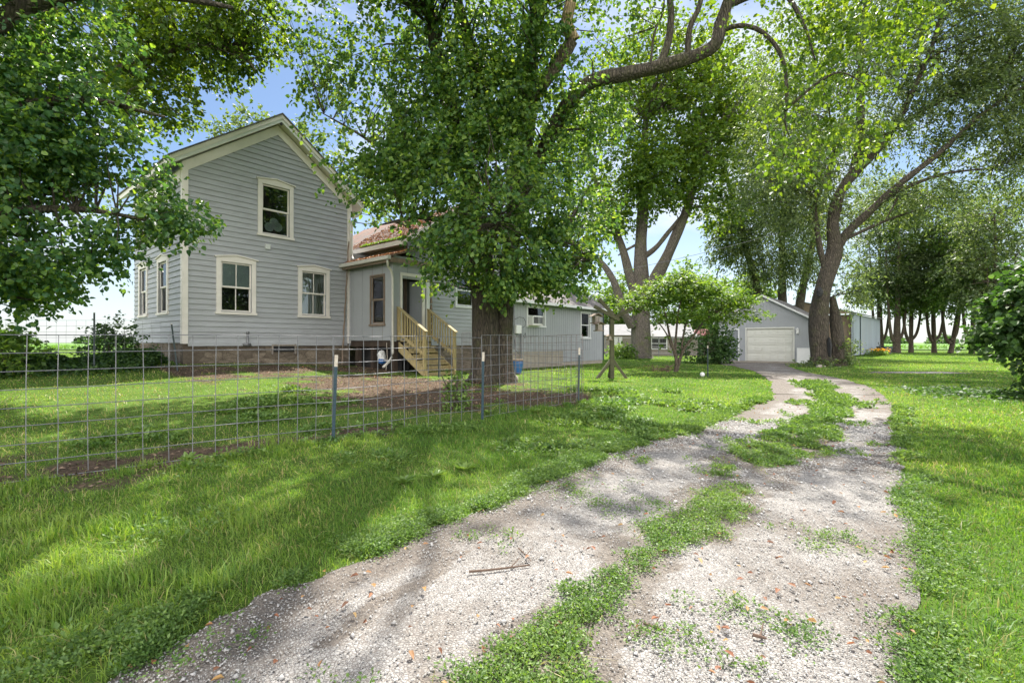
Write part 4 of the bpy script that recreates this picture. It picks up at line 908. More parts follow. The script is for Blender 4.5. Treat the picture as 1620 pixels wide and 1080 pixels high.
# ------------------------------------------------------------------ trees
tb = Vector((-.55, 14.1, float(gz(-.55, 14.1)) - .05))
T = lambda px, py, Y: tuple(P(px, py, Y))
main_limbs = [
 ([(-.86, 14.05, .05), (-.80, 14.1, .35), (-.78, 14.15, 1.2), (-.82, 14.2, 2.4), (-.9, 14.2, 3.6), (-1.1, 14.1, 5.2), (-1.6, 13.8, 7.5), (-2.2, 13.2, 10), (-2.6, 12.8, 12.5)], [.54, .45, .39, .38, .37, .31, .24, .17, .08]),
 ([(-.24, 14.25, .05), (-.24, 14.28, .4), (-.24, 14.28, 1.2), (-.20, 14.28, 2.4), (-.10, 14.25, 3.6), (.1, 14.0, 5.2), (.4, 13.6, 7.4), (.6, 13.0, 10), (1.0, 12.2, 13)], [.43, .31, .26, .26, .26, .26, .25, .17, .07]),
 ([(.05, 14.2, 4.6), (.75, 13.7, 6.4), (1.3, 13.1, 7.45), T(928, 130, 12.6), T(985, 114, 12.2), T(1045, 100, 12), T(1100, 84, 11.8), T(1130, 68, 11.7), T(1140, 40, 11.7), T(1152, 0, 11.7), T(1180, -80, 11.6), T(1230, -200, 11.5)], [.26, .22, .20, .185, .175, .165, .15, .15, .155, .13, .10, .06]),
 ([T(1140, 45, 11.7), T(1170, 36, 11.4), T(1205, 45, 11.2), T(1235, 80, 11.0), T(1245, 130, 10.8), T(1243, 190, 10.7), T(1252, 215, 10.7)], [.07, .06, .05, .045, .035, .02, .008]),
 ([T(1045, 96, 12), T(1058, 60, 12), T(1062, 20, 12.1), T(1060, -40, 12.2), T(1075, -150, 12.3)], [.10, .09, .085, .07, .03]),
 ([T(1088, 86, 11.8), T(1092, 40, 11.7), T(1108, 0, 11.6), T(1120, -80, 11.6)], [.075, .07, .06, .03]),
 ([T(1030, 96, 12), T(1035, 50, 12.1), T(1050, 10, 12.2), T(1050, -50, 12.4)], [.03, .028, .025, .01]),
 ([(-1.4, 13.9, 6.6), T(700, 130, 13.3), T(690, 60, 13), T(672, -20, 12.8), T(650, -120, 12.6)], [.22, .19, .17, .13, .06]),
 ([T(760, 160, 13.6), T(740, 60, 13.4), T(724, 0, 13.3), T(700, -120, 13)], [.20, .17, .15, .07]),
 ([(-1.1, 14.1, 5.2), (-2.2, 13.4, 5.9), (-3.2, 12.8, 6.3), (-4.1, 12.5, 6.8), (-4.9, 12.3, 7.2)], [.12, .085, .055, .03, .01]), ([(-2.2, 13.4, 5.9), (-3.0, 12.8, 5.7), (-3.9, 12.5, 5.6)], [.06, .04, .01]),
 ([(-.9, 14.0, 4.2), (-1.5, 13.0, 4.5), (-2.4, 12.3, 4.5), (-3.2, 11.8, 4.2)], [.12, .09, .05, .02]),
 ([(.0, 14.0, 4.4), (.7, 13.2, 4.4), (1.5, 12.7, 4.0), (2.1, 12.4, 3.4)], [.11, .08, .05, .02]),
 ([(-.5, 14.0, 4.0), (-.5, 12.8, 4.4), (-.4, 11.7, 4.4), (-.3, 11.0, 4.0)], [.12, .09, .05, .02]),
 ([T(1243, 170, 10.7), T(1290, 130, 10.4), T(1330, 110, 10.2), T(1370, 130, 10.1)], [.03, .03, .02, .01]),
 ([T(1152, 5, 11.7), T(1230, -20, 11.2), T(1270, 30, 10.8), T(1290, 90, 10.6)], [.08, .06, .04, .015]),
]
main_blobs = [
 (-.55, 11.9, 4.55, 1.75, 1.6, 1.7, 8), (-1.9, 12.3, 5.6, 1.4, 1.5, 1.1, 3.6), (.85, 12.4, 4.9, 1.2, 1.4, 1.5, 4.6), (-.5, 11.6, 3.35, 1.8, 1.3, .6, 4.2), (-.4, 12.3, 2.95, 1.9, 1.0, .35, 2.4),
 (-1.9, 12.0, 3.1, .9, .9, .45, 1.4), (1.35, 12.6, 3.3, .7, .9, .6, 1.2), (1.6, 13.2, 3.9, .9, .8, .55, 1.2), (-3.9, 12.4, 7.1, 1.6, 1.4, 1.1, 2.3), (-3.6, 12.4, 5.5, 1.0, 1.0, .6, 1.1), (-4.6, 12.3, 8.4, 1.0, 1.0, .5, .8), (-4.9, 12.2, 7.3, .8, .8, .45, .55), (-2.9, 12.4, 6.3, 1.0, 1.1, .7, 1.2), (2.0, 12.6, 7.3, .9, .6, .8, 1.6),
 (-3.9, 12.8, 9.0, 2.0, 1.8, 1.4, 3), (-1.2, 13.2, 7.6, 2.2, 1.9, 1.5, 7), (1.0, 13.6, 7.0, 1.6, 1.8, 1.7, 4.5), (-1.4, 12.8, 9.6, 2.8, 2.2, 1.5, 7), (1.4, 13.2, 9.4, 2.0, 2.0, 1.4, 4),
 (-2.6, 9.6, 11.2, 3.6, 3.0, 1.7, 9), (-2.2, 7.4, 11.6, 3.0, 2.0, 1.2, 5), (-1.2, 13.5, 13.0, 4.5, 3.5, 2.0, 4), (2.6, 12.8, 12.0, 1.8, 1.8, 1.4, 2.0), (2.3, 14.6, 4.9, .8, 1.2, 1.2, 1.2), (-.5, 12.6, 6.3, 1.7, 1.0, 1.1, 5), (-.9, 12.6, 8.2, 1.6, 1.0, 1.0, 3.5), (.3, 12.4, 3.6, 1.6, .9, .6, 2.6),
 (2.9, 12.6, 10.2, 1.5, 1.4, .9, 1.6),
]
tree('shade_tree', tb, 'largest twin trunk shade tree in front of the porch', 'big shade trees', main_limbs, main_blobs, 10400, 12, .50, 'leaf_main', .108, None, 'dark_bark', .30, 3, wid=.40, maxtw=900, holes=.36, roll=.85)
# sunlit hanging sprays of the long limb, right
lb = [(5.9, 11.3, 9.0, 1.3, 1.0, .8, 1.6), (6.6, 10.7, 8.6, 1.3, 1.1, .8, 2), (7.6, 10.5, 7.6, 1.2, 1.0, .9, 1.6), (6.3, 10.7, 6.2, .9, .7, 1.3, 1.3), (7.4, 10.4, 6.0, .6, .6, .5, .7), (8.2, 10.4, 8.8, 1.6, 1.2, .7, 2.2), (4.6, 11.8, 10.6, 2.2, 1.3, .9, 2.2), (7.6, 10.7, 5.1, .5, .5, .3, .3), (5.3, 12.0, 12, 2.0, 1.5, 1.0, 1.0)]
# these leaves belong to the same tree: built as a second part of its crown
TT = bpy.data.objects['shade_tree']
pos, d, ln, lp, ld = sprays(lb, 1050, 11, .45, .45, 14, holes=.45); V, Fq, tt = leaf_arrays(lp - np.array(tb), ld, .092, wid=.45, seed=15, roll=.85); raw('crown', V, Fq, 'leaf_maple', TT, {'tint': tt})
limb_mesh([([Vector(T(908, 60, 12.6)) - tb, Vector(T(897, 30, 12.5)) - tb, Vector(T(905, -10, 12.5)) - tb, Vector(T(912, -60, 12.5)) - tb], [.17, .16, .14, .08])], 'broken_limb', 'bare_limb', TT, seed=3)
limb_mesh([([Vector(T(770, 230, 13.7)) - tb, Vector(T(800, 200, 13.4)) - tb, Vector(T(880, 100, 12.8)) - tb, Vector(T(905, 60, 12.6)) - tb], [.22, .2, .18, .17])], 'limb', 'bark', TT, seed=4)

# big maple right of the addition
b2 = P(1015, 560, 40); b2.z = 0
L2 = [([(b2.x, 40, .0), (b2.x, 40, .6), T(1014, 500, 40), T(1015, 455, 40), T(1013, 400, 40), T(1017, 340, 40), T(1018, 270, 40), T(1022, 180, 40)], [1.15, .80, .72, .68, .50, .45, .36, .2]),
 ([T(1022, 470, 39.8), T(1040, 430, 39.6), T(1058, 395, 39.4), T(1078, 350, 39), T(1092, 310, 39), T(1105, 250, 39)], [.62, .52, .42, .38, .30, .15]),
 ([T(1006, 465, 40), T(996, 430, 40), T(985, 390, 40), T(968, 350, 40), T(952, 310, 40), T(935, 260, 40)], [.5, .36, .32, .26, .2, .1]),
 ([T(1000, 512, 39.6), T(988, 492, 39.3), T(978, 462, 39), T(968, 435, 39), T(948, 408, 39), T(925, 395, 39)], [.36, .32, .33, .26, .22, .12]),
 ([T(1018, 403, 40), T(1040, 385, 39.5), T(1062, 358, 39), T(1080, 335, 39)], [.24, .2, .17, .1]),
 ([T(1012, 380, 40), T(990, 392, 40), T(978, 400, 40)], [.12, .1, .05]), ([T(968, 350, 40), T(955, 365, 40), T(925, 340, 40)], [.12, .1, .05])]
B2 = [(12.2, 39, 20.5, 5.5, 4.5, 4.0, 8), (8.6, 39.5, 15.3, 3.8, 3.5, 3.0, 4.5), (16.0, 39, 16.2, 3.8, 3.5, 3.4, 5), (12.5, 38, 14.8, 4.2, 3, 2.6, 5), (6.6, 40, 11.5, 2.6, 2.5, 1.6, 2), (9.0, 40, 12.0, 2.5, 2.2, 1.2, .8), (17.5, 40, 12.6, 2.0, 2, 1.3, 1.2), (12, 40, 25, 6, 5, 3, 5), (6.0, 39, 18, 3, 3, 3.5, 3.5), (17.0, 39, 21, 3.5, 3, 3.5, 4)]
tree('maple_tree', b2, 'tall grey limbed maple standing beyond the low addition', 'big shade trees', L2, B2, 5200, 12, 1.1, 'leaf_maple', .27, None, 'pale_bark', .2, 21, hexa=False, wid=.40, maxtw=300)

# hollow leaning willow by the garage
b3 = P(1298, 572, 26.8); b3.z = 0
L3 = [([(b3.x, 26.8, 0), (b3.x + .02, 26.8, .5), T(1296, 520, 26.8), T(1299, 470, 26.8), T(1308, 430, 26.8), T(1320, 390, 26.8), T(1318, 350, 26.7), T(1330, 300, 26.6), T(1352, 268, 26.5), T(1375, 248, 26.3), T(1410, 205, 26), T(1440, 150, 25.6), T(1475, 70, 25), T(1500, -20, 24.6)], [.78, .54, .46, .43, .41, .38, .30, .27, .25, .21, .16, .13, .09, .04]),
 ([T(1352, 268, 26.5), T(1360, 220, 26.5), T(1362, 170, 26.5), T(1362, 100, 26.5), T(1370, 0, 26.4)], [.26, .23, .2, .14, .06]),
 ([T(1320, 395, 26.8), T(1345, 360, 26.4), T(1385, 322, 25.8), T(1430, 282, 25.2), T(1490, 235, 24.5), T(1550, 180, 24), T(1640, 120, 23.5)], [.26, .22, .18, .16, .12, .08, .04]),
 ([T(1385, 322, 25.8), T(1440, 290, 25.4), T(1500, 270, 25), T(1570, 262, 24.6)], [.12, .1, .07, .03]),
 ([T(1410, 205, 26), T(1480, 160, 25.4), T(1560, 130, 25), T(1640, 125, 24.6)], [.14, .11, .08, .04]),
 ([T(1308, 430, 26.8), T(1296, 380, 26.9), T(1290, 320, 27), T(1310, 270, 27), T(1318, 230, 27), T(1310, 150, 27)], [.17, .15, .13, .11, .07, .03]),
 ([T(1430, 282, 25.2), T(1415, 320, 25.4), T(1400, 345, 25.5)], [.06, .05, .02]), ([T(1342, 372, 26.5), T(1390, 350, 26.2), T(1430, 335, 26), T(1480, 320, 26)], [.1, .08, .06, .02]),
 ([T(1326, 574, 26.7), T(1326, 540, 26.7), T(1322, 500, 26.8), T(1317, 465, 26.9)], [.44, .32, .27, .14])]
B3 = [(19.0, 26, 14.6, 2.6, 2.4, 2.4, 3.2), (16.6, 26.5, 17.0, 3.2, 3, 2.8, 4.6), (22.5, 25, 17, 3.2, 3, 2.8, 4.6), (25.5, 24.5, 15.5, 2.8, 2.6, 3.2, 4.5), (24.4, 24.8, 12.0, 2.2, 2.2, 1.2, 1.8), (21.5, 25.5, 20.5, 4, 3.5, 2, 4), (15.3, 27, 11.4, 2.2, 2.2, 3.4, 4.5), (22, 26, 9.3, 2.4, 2, 1.0, 1.6), (27.5, 24, 13.0, 2.2, 2, 2.8, 3.2), (17.6, 27.4, 8.9, 1.6, 1.2, 1.4, 1.0), (18.75, 26.2, 5.0, .5, .5, 1.2, .6), (28.5, 23.6, 18, 3, 3, 3.5, 3), (23.6, 25, 13.8, 2.0, 2, 1.5, 2.2), (26.6, 24.4, 10.0, 2.2, 2, 1.3, 1.6), (20.8, 25.6, 12.2, 1.6, 1.4, 1.2, 1.0)]
tree('willow_tree', b3, 'leaning willow with hollow split trunk in front of the garage', 'willows by the drive', L3, B3, 7400, 15, 1.15, 'leaf_willow', .21, None, 'dark_bark', .35, 31, hexa=False, wid=.20, maxtw=420, rough=.12)
w3 = bpy.data.objects['willow_tree']; m = MB()
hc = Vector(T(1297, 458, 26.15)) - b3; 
o = rock(hc + Vector((0, .02, 0)), (.15, .14, .26), 3, 'hollow', 'dark_gap'); o.parent = w3  # near-black lumps painted in for the shade inside the trunk hollows
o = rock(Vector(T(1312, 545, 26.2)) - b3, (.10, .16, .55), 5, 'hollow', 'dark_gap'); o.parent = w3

# willow behind the garage, tall on the left of the drive tree
b4 = P(1240, 556, 46); b4.z = 0
L4 = [([(b4.x + dx, 46, 0), (b4.x + dx * 1.1, 46, 4), (b4.x + dx * 1.8, 46, 9), (b4.x + dx * 3, 45.5, 16), (b4.x + dx * 4, 45, 23)], [.5, .4, .30, .18, .07]) for dx in (-1.8, -.1, 1.3)]
B4 = [(22.5, 45, 13.5, 3.2, 3, 5.0, 6), (27.0, 45, 15, 3.4, 3, 6, 6), (24.5, 45, 21, 4.2, 3.5, 4.5, 6), (20.8, 44.5, 10.5, 2.2, 2, 3.0, 3), (24.5, 44, 9.3, 3.2, 2, 2.0, 3), (29, 45.5, 9.5, 2.5, 2, 2.5, 2), (22, 44.5, 25, 3.2, 3, 3, 3), (31, 45, 20, 3, 3, 4, 3)]
tree('willow_tree', b4, 'tall grey green willow behind the garage roof', 'willows by the drive', L4, B4, 4200, 14, 1.6, 'leaf_willow', .34, None, 'dark_bark', .5, 41, hexa=False, wid=.17, maxtw=200)

# small layered tree on the lawn
b5 = P(1069, 583, 20); b5.z = float(gz(b5.x, b5.y)) - .03
L5 = [([(b5.x, 20, b5.z), (b5.x + .03, 20, .6), T(1060, 530, 20), T(1052, 490, 20), T(1040, 460, 19.9)], [.10, .075, .05, .035, .015]),
 ([(b5.x + .05, 20, b5.z + .1), T(1080, 552, 20), T(1095, 530, 20), T(1118, 500, 19.9), T(1150, 480, 19.8)], [.075, .06, .05, .035, .012]),
 ([T(1068, 560, 20), T(1070, 520, 20.1), T(1075, 480, 20.1), T(1085, 450, 20.1)], [.05, .045, .03, .015]), ([T(1078, 548, 20), T(1085, 510, 20), T(1105, 470, 20.1)], [.045, .035, .012]), ([T(1062, 545, 20), T(1055, 525, 19.8), T(1035, 500, 19.5), T(1000, 480, 19.3)], [.035, .03, .02, .01])]
B5 = [(6.9, 20, 3.55, 1.6, 1.5, .5, 5), (8.5, 19.9, 3.1, 1.5, 1.3, .45, 4), (5.7, 19.8, 3.0, 1.3, 1.2, .38, 3), (7.4, 20, 2.45, 1.5, 1.3, .30, 2), (9.3, 19.8, 2.4, 1.0, .9, .28, 1.3), (5.4, 19.5, 2.2, .8, .7, .2, .8), (6.0, 19.6, 1.4, .6, .5, .2, .35), (7.2, 20, 4.0, .9, .8, .3, 1)]
tree('small_tree', b5, 'small many stemmed tree with layered foliage alone on the lawn', None, L5, B5, 1300, 11, .42, 'leaf_light', .115, None, 'bark', .05, 51, hexa=False, wid=.42, flat=.35, maxtw=220, roll=.3)
m = MB(); 
p = P(1046, 578, 20.2); o = rock((p.x, p.y, .12), (.42, .2, .12), 31, 'brush_pile', 'twig')
bpy.data.objects.remove(o)
r = random.Random(4); m = MB()
for i in range(46):
    a = Vector((r.uniform(-.45, .45), r.uniform(-.2, .2), r.uniform(.05, .32))); m.tube([a, a + Vector((r.uniform(-.35, .35), r.uniform(-.15, .15), r.uniform(-.1, .12)))], [.014, .006], 4)
for x in (-.35, 0, .3): m.tube([(x, 0, -.03), (x + .03, 0, .22)], .02, 5)
o = m.build('fallen_branch', 'twig', None, loc=(p.x, p.y, .05)); tag(o, 'brown dead branch lying left of the small lawn tree', 'branch')

# left foreground tree, its trunk just outside the picture
b8 = Vector((-9.2, 6.6, float(gz(-9.2, 6.6)) - .05))
L8 = [([b8, (-9.2, 6.6, 1), (-9.1, 6.7, 2.6), (-8.8, 6.9, 4.5), (-8.3, 7.2, 7), (-8, 7.4, 10)], [.45, .35, .30, .26, .18, .06]),
 ([(-9.0, 6.8, 3.4), (-8.0, 7.2, 4.6), (-7.0, 7.7, 5.2), (-6.0, 8.3, 5.2)], [.14, .10, .06, .02]), ([(-9.1, 6.7, 2.4), (-8.1, 7.3, 3.2), (-7.2, 7.9, 3.5), (-6.2, 8.4, 3.4)], [.12, .09, .05, .015]),
 ([(-8.8, 6.9, 4.5), (-7.4, 7.2, 6.3), (-6.2, 7.8, 7.0), (-5.0, 8.6, 7.3)], [.16, .12, .08, .03]), ([(-9.1, 6.7, 1.9), (-9.3, 7.9, 2.5), (-9.0, 9.2, 2.6)], [.10, .07, .03])]
B8 = [(-8.5, 8.0, 2.3, .8, .8, .3, .8), (-8.3, 7.4, 3.9, 1.5, 1.2, 1.5, 6), (-7.7, 7.9, 4.9, 1.2, 1.1, 1.0, 3.4), (-7.0, 8.2, 3.9, .9, .8, .8, 2.2), (-6.35, 8.5, 3.6, .6, .55, .35, .8), (-5.85, 8.6, 3.5, .38, .3, .12, .2), (-6.7, 8.5, 4.5, .5, .5, .5, .6), (-7.4, 8.0, 2.95, .8, .8, .5, 1.3), (-7.9, 7.4, 6.6, 1.5, 1.4, 1.2, 4), (-7.1, 7.9, 6.0, .8, .8, .7, 1), (-8.7, 7.5, 2.5, .9, .9, .6, 1.4), (-7.6, 6.8, 8.5, 2.0, 1.8, 1.2, 3.0), (-8.9, 6.0, 6, 1.6, 1.8, 2, 2.6)]
tree('broadleaf_tree', b8, 'dark leaved broadleaf tree overhanging the left edge of the yard', 'trees left of the house', L8, B8, 4300, 13, .40, 'leaf_left', .084, None, 'dark_bark', .28, 61, wid=.44, maxtw=300, holes=.36, roll=.85)
# second one behind it, smaller sunlit leaves
b9 = Vector((-13.2, 11.5, .45))
L9 = [([b9, (-13, 11.5, 2), (-12.5, 11.5, 5), (-11.5, 11.5, 8), (-10.5, 11.5, 11)], [.5, .42, .34, .25, .1]), ([(-12.5, 11.5, 5), (-10.5, 11.7, 7.4), (-8.4, 12, 8.6), (-7, 12, 8.6), (-6.4, 12, 8.1)], [.2, .15, .10, .06, .02]), ([(-12.9, 11.5, 2.2), (-12, 11, 3), (-11, 10.8, 2.8)], [.12, .08, .03])]
B9 = [(-8.1, 12, 8.9, 1.7, 1.5, .9, 5), (-6.9, 12, 9.6, 1.1, 1.4, .9, 2.6), (-9.0, 12, 7.4, .9, 1.0, .6, 1.6), (-10.3, 11.7, 9.3, 2.2, 2, 1.6, 5), (-12, 11.3, 5.4, 1.8, 1.8, 1.6, 4), (-11.6, 11, 2.75, 1.2, 1.2, .55, 1.8), (-10.6, 10.9, 3.0, .7, .7, .4, .7), (-8.8, 12, 11.4, 3, 2, 1.3, 4)]
tree('broadleaf_tree', b9, 'sunlit small leaved tree whose limb reaches toward the gable roof', 'trees left of the house', L9, B9, 2900, 12, .40, 'leaf_maple', .105, None, 'bark', .28, 71, hexa=False, wid=.42, maxtw=250)
# tree behind the house roof
b10 = Vector((-22, 46, 0))
tree('distant_tree', b10, 'thin crowned tree rising behind the gable roof', None, [([b10, (-22, 46, 8), (-22, 46, 16)], [.5, .4, .2])], [(-24.5, 46, 20.3, 3.6, 3, 2.6, 3), (-18.5, 46, 18.0, 3.8, 3, 4.0, 4), (-14, 46, 15, 3, 3, 3, 2)], 1150, 10, 1.2, 'leaf_willow', .32, None, 'bark', .1, 81, hexa=False, maxtw=120)

# right foreground overhanging tree
b6 = Vector((13.6, 11.8, -.03))
B6 = [(12.7, 11.2, 2.2, 1.05, 1.1, 1.0, 6), (13.2, 11.5, 1.3, 1.1, 1.0, .8, 4), (12.0, 11.4, 1.6, .6, .7, .5, 1.4), (12.3, 11.2, .7, .45, .5, .4, .8), (13.2, 11.2, .6, .7, .7, .5, 1.4), (13.6, 11.6, 3.1, 1.1, 1.0, .6, 1.6)]
tree('leafy_shrub', b6, 'dark glossy broadleaf shrub at the right edge of the lawn', None, [([b6, (13.4, 11.7, 1.2), (13.0, 11.5, 2.6), (12.8, 11.4, 3.8)], [.14, .11, .08, .03]), ([(13.5, 11.7, .4), (12.6, 11.3, 1.4), (12.0, 11.2, 2.2)], [.07, .05, .02])], B6, 1500, 12, .42, 'leaf_dark', .13, None, 'bark', .35, 91, wid=.44, maxtw=160, cat='shrub')
n = 2600; r_ = np.random.default_rng(77); x = 11.7 + r_.normal(0, .8, n); y = 11.9 + r_.normal(0, .7, n) ; 
pos = np.stack([x, y, gz(x, y) + r_.uniform(.02, .12, n)], 1); d = r_.normal(0, 1, (n, 3)); d[:, 2] *= .3
V, Fq, t = leaf_arrays(pos, d, .075, hexa=True, wid=.45, seed=19, roll=.3); tag(raw('ground_ivy', V, Fq, 'leaf_dark', at={'tint': t}), 'low dark creeping leaves on the ground beside the right shrub', 'ground cover', kind='stuff')

# trees in the far row, right
far = [(1418, 62, 19, 4.6, 'stout far tree nearest the metal shed'), (1441, 63, 15, 3.0, 'slim far tree just right of the stout one'), (1478, 62, 17, 4.0, 'forked far tree in the middle of the row'), (1503, 60, 18, 4.6, 'far tree leaning right in the row by the field'), (1537, 57, 14, 4.0, 'low far tree near the right end of the row'), (1392, 66, 20, 4.2, 'dark far tree just behind the metal shed end'), (1580, 52, 15, 4.4, 'far tree at the right edge beyond the shrub')]
for k, (px, Y, h, w, lab) in enumerate(far):
    h *= 1.22; c = P(px, 555, Y); c.z = 0; ln_ = (.3, .1, -.2, 1.8, .4, 0, -.3)[k]
    Lf = [([c, c + Vector((ln_ * .2, 0, 1.5)), c + Vector((ln_, 0, h * .45)), c + Vector((ln_ * 1.4, 0, h * .85))], [.55 if k in (0, 5) else .32, .40 if k in (0, 5) else .24, .2, .06]),
          ([c + Vector((0, 0, 1.2)), c + Vector((-.8, 0, 3.2)), c + Vector((-1.4, 0, h * .6))], [.22, .17, .05]), ([c + Vector((0, 0, 1.6)), c + Vector((1.0, 0, 3.4)), c + Vector((1.9, 0, h * .6))], [.2, .15, .05])]
    Bf = [(c.x + ln_ * .8, Y, h * .50, w * 1.15, w * .8, h * .24, 4), (c.x + ln_, Y, h * .8, w * .9, w * .7, h * .2, 3), (c.x - w * .5, Y - .5, h * .42, w * .6, w * .5, h * .13, 1.2), (c.x + w * .7, Y - .5, h * .45, w * .6, w * .5, h * .14, 1.2)]
    tree('field_edge_tree', c, lab, 'row of trees at the field edge', Lf, Bf, 1700, 10, 1.2, ('leaf_willow', 'leaf_light', 'leaf_willow')[k % 3], .31, None, 'bark', .3, 100 + k, hexa=False, wid=.3, maxtw=110)
# light green trees behind the coop and between garage and maple
bgt = [(1080, 75, 14.5, 4.2, 'pale green tree behind the coop, right of the maple'), (1140, 68, 10.5, 3.6, 'pale green tree left of the garage roof'), (985, 80, 13.5, 4.2, 'pale green tree behind the maple trunk'), (930, 84, 12, 4, 'pale green tree just over the addition roof'), (1185, 72, 12, 3.6, 'pale green tree behind the garage peak')]
for k, (px, Y, h, w, lab) in enumerate(bgt):
    c = P(px, 555, Y); c.z = 0
    tree('background_tree', c, lab, 'light green trees behind the buildings', [([c, c + Vector((0, 0, h * .4)), c + Vector((0, 0, h * .85))], [.35, .25, .08])], [(c.x, Y, h * .45, w * 1.15, w, h * .33, 3), (c.x + .5, Y, h * .75, w * .75, w * .7, h * .22, 2), (c.x - w * .6, Y, h * .35, w * .7, w * .6, h * .25, 1.5)], 850, 10, 1.3, 'leaf_light', .42, None, 'bark', .2, 120 + k, hexa=False, wid=.4, maxtw=60)

# shrubs
def shrub(name, base, label, blobs, ns, nl, ln, leaf, ls, seed, group=None, hexa=False, cat='shrub'):
    b = Vector(base); st = [([b, b + Vector((dx, dy, .35 * blobs[0][5] + .2)), b + Vector((dx * 2.2, dy * 2.2, blobs[0][5] * 1.0 + .3))], [.03, .02, .008]) for dx, dy in ((-.12, 0), (.1, .08), (.02, -.12))]
    return tree(name, b, label, group, st, blobs, ns, nl, ln, leaf, ls, None, 'bark', .2, seed, hexa=hexa, maxtw=40, cat=cat)
c = P(1118, 563, 29.5); shrub('lilac_bush', (c.x, c.y, 0), 'dark round bush against the left corner of the garage', [(c.x, c.y, 1.25, 1.3, 1.0, 1.15, 3), (c.x + 1.0, c.y + .3, 1.1, .8, .8, 1.0, 2), (c.x - .8, c.y, .9, .8, .7, .8, 1)], 700, 10, .5, 'leaf_dark', .15, 201)
c = P(983, 562, 38); shrub('weed_clump', (c.x, c.y, 0), 'bright green weeds left of the maple foot', [(c.x, c.y, .6, 1.1, .8, .6, 1)], 160, 9, .5, 'leaf_light', .17, 202, cat='weeds')
c = P(1336, 572, 26.5); shrub('weed_clump', (c.x, c.y, 0), 'tall greyish weeds growing right of the hollow trunk', [(c.x + .15, c.y, .8, .5, .5, .8, 2), (c.x - 1.9, c.y - .6, .2, 1.0, .4, .22, 1)], 220, 9, .4, 'leaf_willow', .11, 203, cat='weeds')
c = P(180, 560, 13.6); shrub('shrub', (c.x, c.y, .5), 'loose shrub by the back fence left of the house', [(c.x, c.y, 1.15, .75, .6, .55, 3), (c.x + .1, c.y, 1.6, .35, .35, .3, 1)], 200, 10, .35, 'leaf_dark', .09, 204)
c = P(18, 575, 11.5); shrub('shrub', (c.x, c.y, .3), 'bright green bush at the far left edge by the field', [(c.x - .2, c.y, 1.0, 1.0, .8, .6, 3), (c.x + .1, c.y, 1.45, .5, .5, .2, 1)], 330, 11, .35, 'leaf_light', .10, 205)
# ivy bed beside the house corner
n = 17000; r_ = np.random.default_rng(31); t_ = r_.random(n); a = np.array([-14.5, 10.9]); b = np.array([-9.7, 13.2])
cx = a[0] + (b[0] - a[0]) * t_; cy = a[1] + (b[1] - a[1]) * t_; w = r_.normal(0, .42, n); x = cx + w * .43; y = cy - w * .9 * 1.2
hh = np.clip(.42 - np.abs(w) * .35 + .25 * (vnoise(x, y, .6, 3) - .5), .05, .8)
pos = np.stack([x, y, gz(x, y) + hh * r_.random(n) ** .45], 1); d = r_.normal(0, 1, (n, 3)); d[:, 2] = d[:, 2] * .3 - .3
V, Fq, t = leaf_arrays(pos, d, .075, wid=.46, seed=32, roll=.4); tag(raw('ivy_bed', V, Fq, 'leaf_dark', at={'tint': t}), 'dense dark ivy covering the bank beside the house corner', 'ground cover', kind='stuff')
# moss and leaf litter on the porch roofs, leaf by leaf
n = 2600; r_ = np.random.default_rng(41); x = r_.uniform(-.3, .88, n); y = -3.0 + 3.0 * r_.random(n); x2 = r_.uniform(.6, 3.3, n); y2 = r_.uniform(-2.4, 1.5, n)
z = 4.18 + .34 * (x + .3) + .078; z2 = WR - WSL * (3.5 - x2) + .01
loc = np.concatenate([np.stack([x, y, z], 1), np.stack([x2, y2, z2], 1)]); W3 = np.stack([BX + loc[:, 0] * UX - loc[:, 1] * UY, BY + loc[:, 0] * UY + loc[:, 1] * UX, loc[:, 2]], 1)
d = r_.normal(0, 1, W3.shape); d[:, 2] *= .15; V, Fq, t = leaf_arrays(W3, d, .075, wid=.4, hexa=False, seed=42, roll=.25); tag(raw('roof_litter', V, Fq, 'dead_leaf', at={'tint': t}), 'reddish brown fallen leaves covering the porch and wing roofs', 'leaf litter', kind='stuff')
n = 1500; x = .62 + .16 * r_.random(n); y = r_.uniform(-2.4, .3, n); z = WR - WSL * (3.5 - x) + .03 * r_.random(n); W3 = np.stack([BX + x * UX - y * UY, BY + x * UY + y * UX, z + .02], 1); d = r_.normal(0, 1, W3.shape)
V, Fq, t = leaf_arrays(W3, d, .05, hexa=False, seed=43); tag(raw('roof_moss', V, Fq, 'leaf_light', at={'tint': t}), 'bright green seedlings growing in the wing gutter', 'moss', kind='stuff')
# orange flowers by the metal shed
c = P(1387, 557, 49); t = empty('flower_clump', (c.x, c.y, 0), 0, 'orange flower clump beside the metal shed corner', 'flowers')
n = 900; q = r_.normal(0, 1, (n, 3)) * np.array([.42, .4, .2]); q[:, 2] = np.abs(q[:, 2]) * 1.2; d = r_.normal(0, 1, (n, 3)); V, Fq, tt = leaf_arrays(q, d, .2, hexa=False, wid=.2, seed=51); raw('foliage', V, Fq, 'leaf_light', t, {'tint': tt})
n = 90; q = r_.normal(0, 1, (n, 3)) * np.array([.42, .4, .08]) + np.array([.2, 0, .55]); d = r_.normal(0, 1, (n, 3)); d[:, 2] = abs(d[:, 2]); V, Fq, tt = leaf_arrays(q, d, .17, hexa=False, seed=52); raw('blossoms', V, Fq, 'petal', t, {'tint': tt})
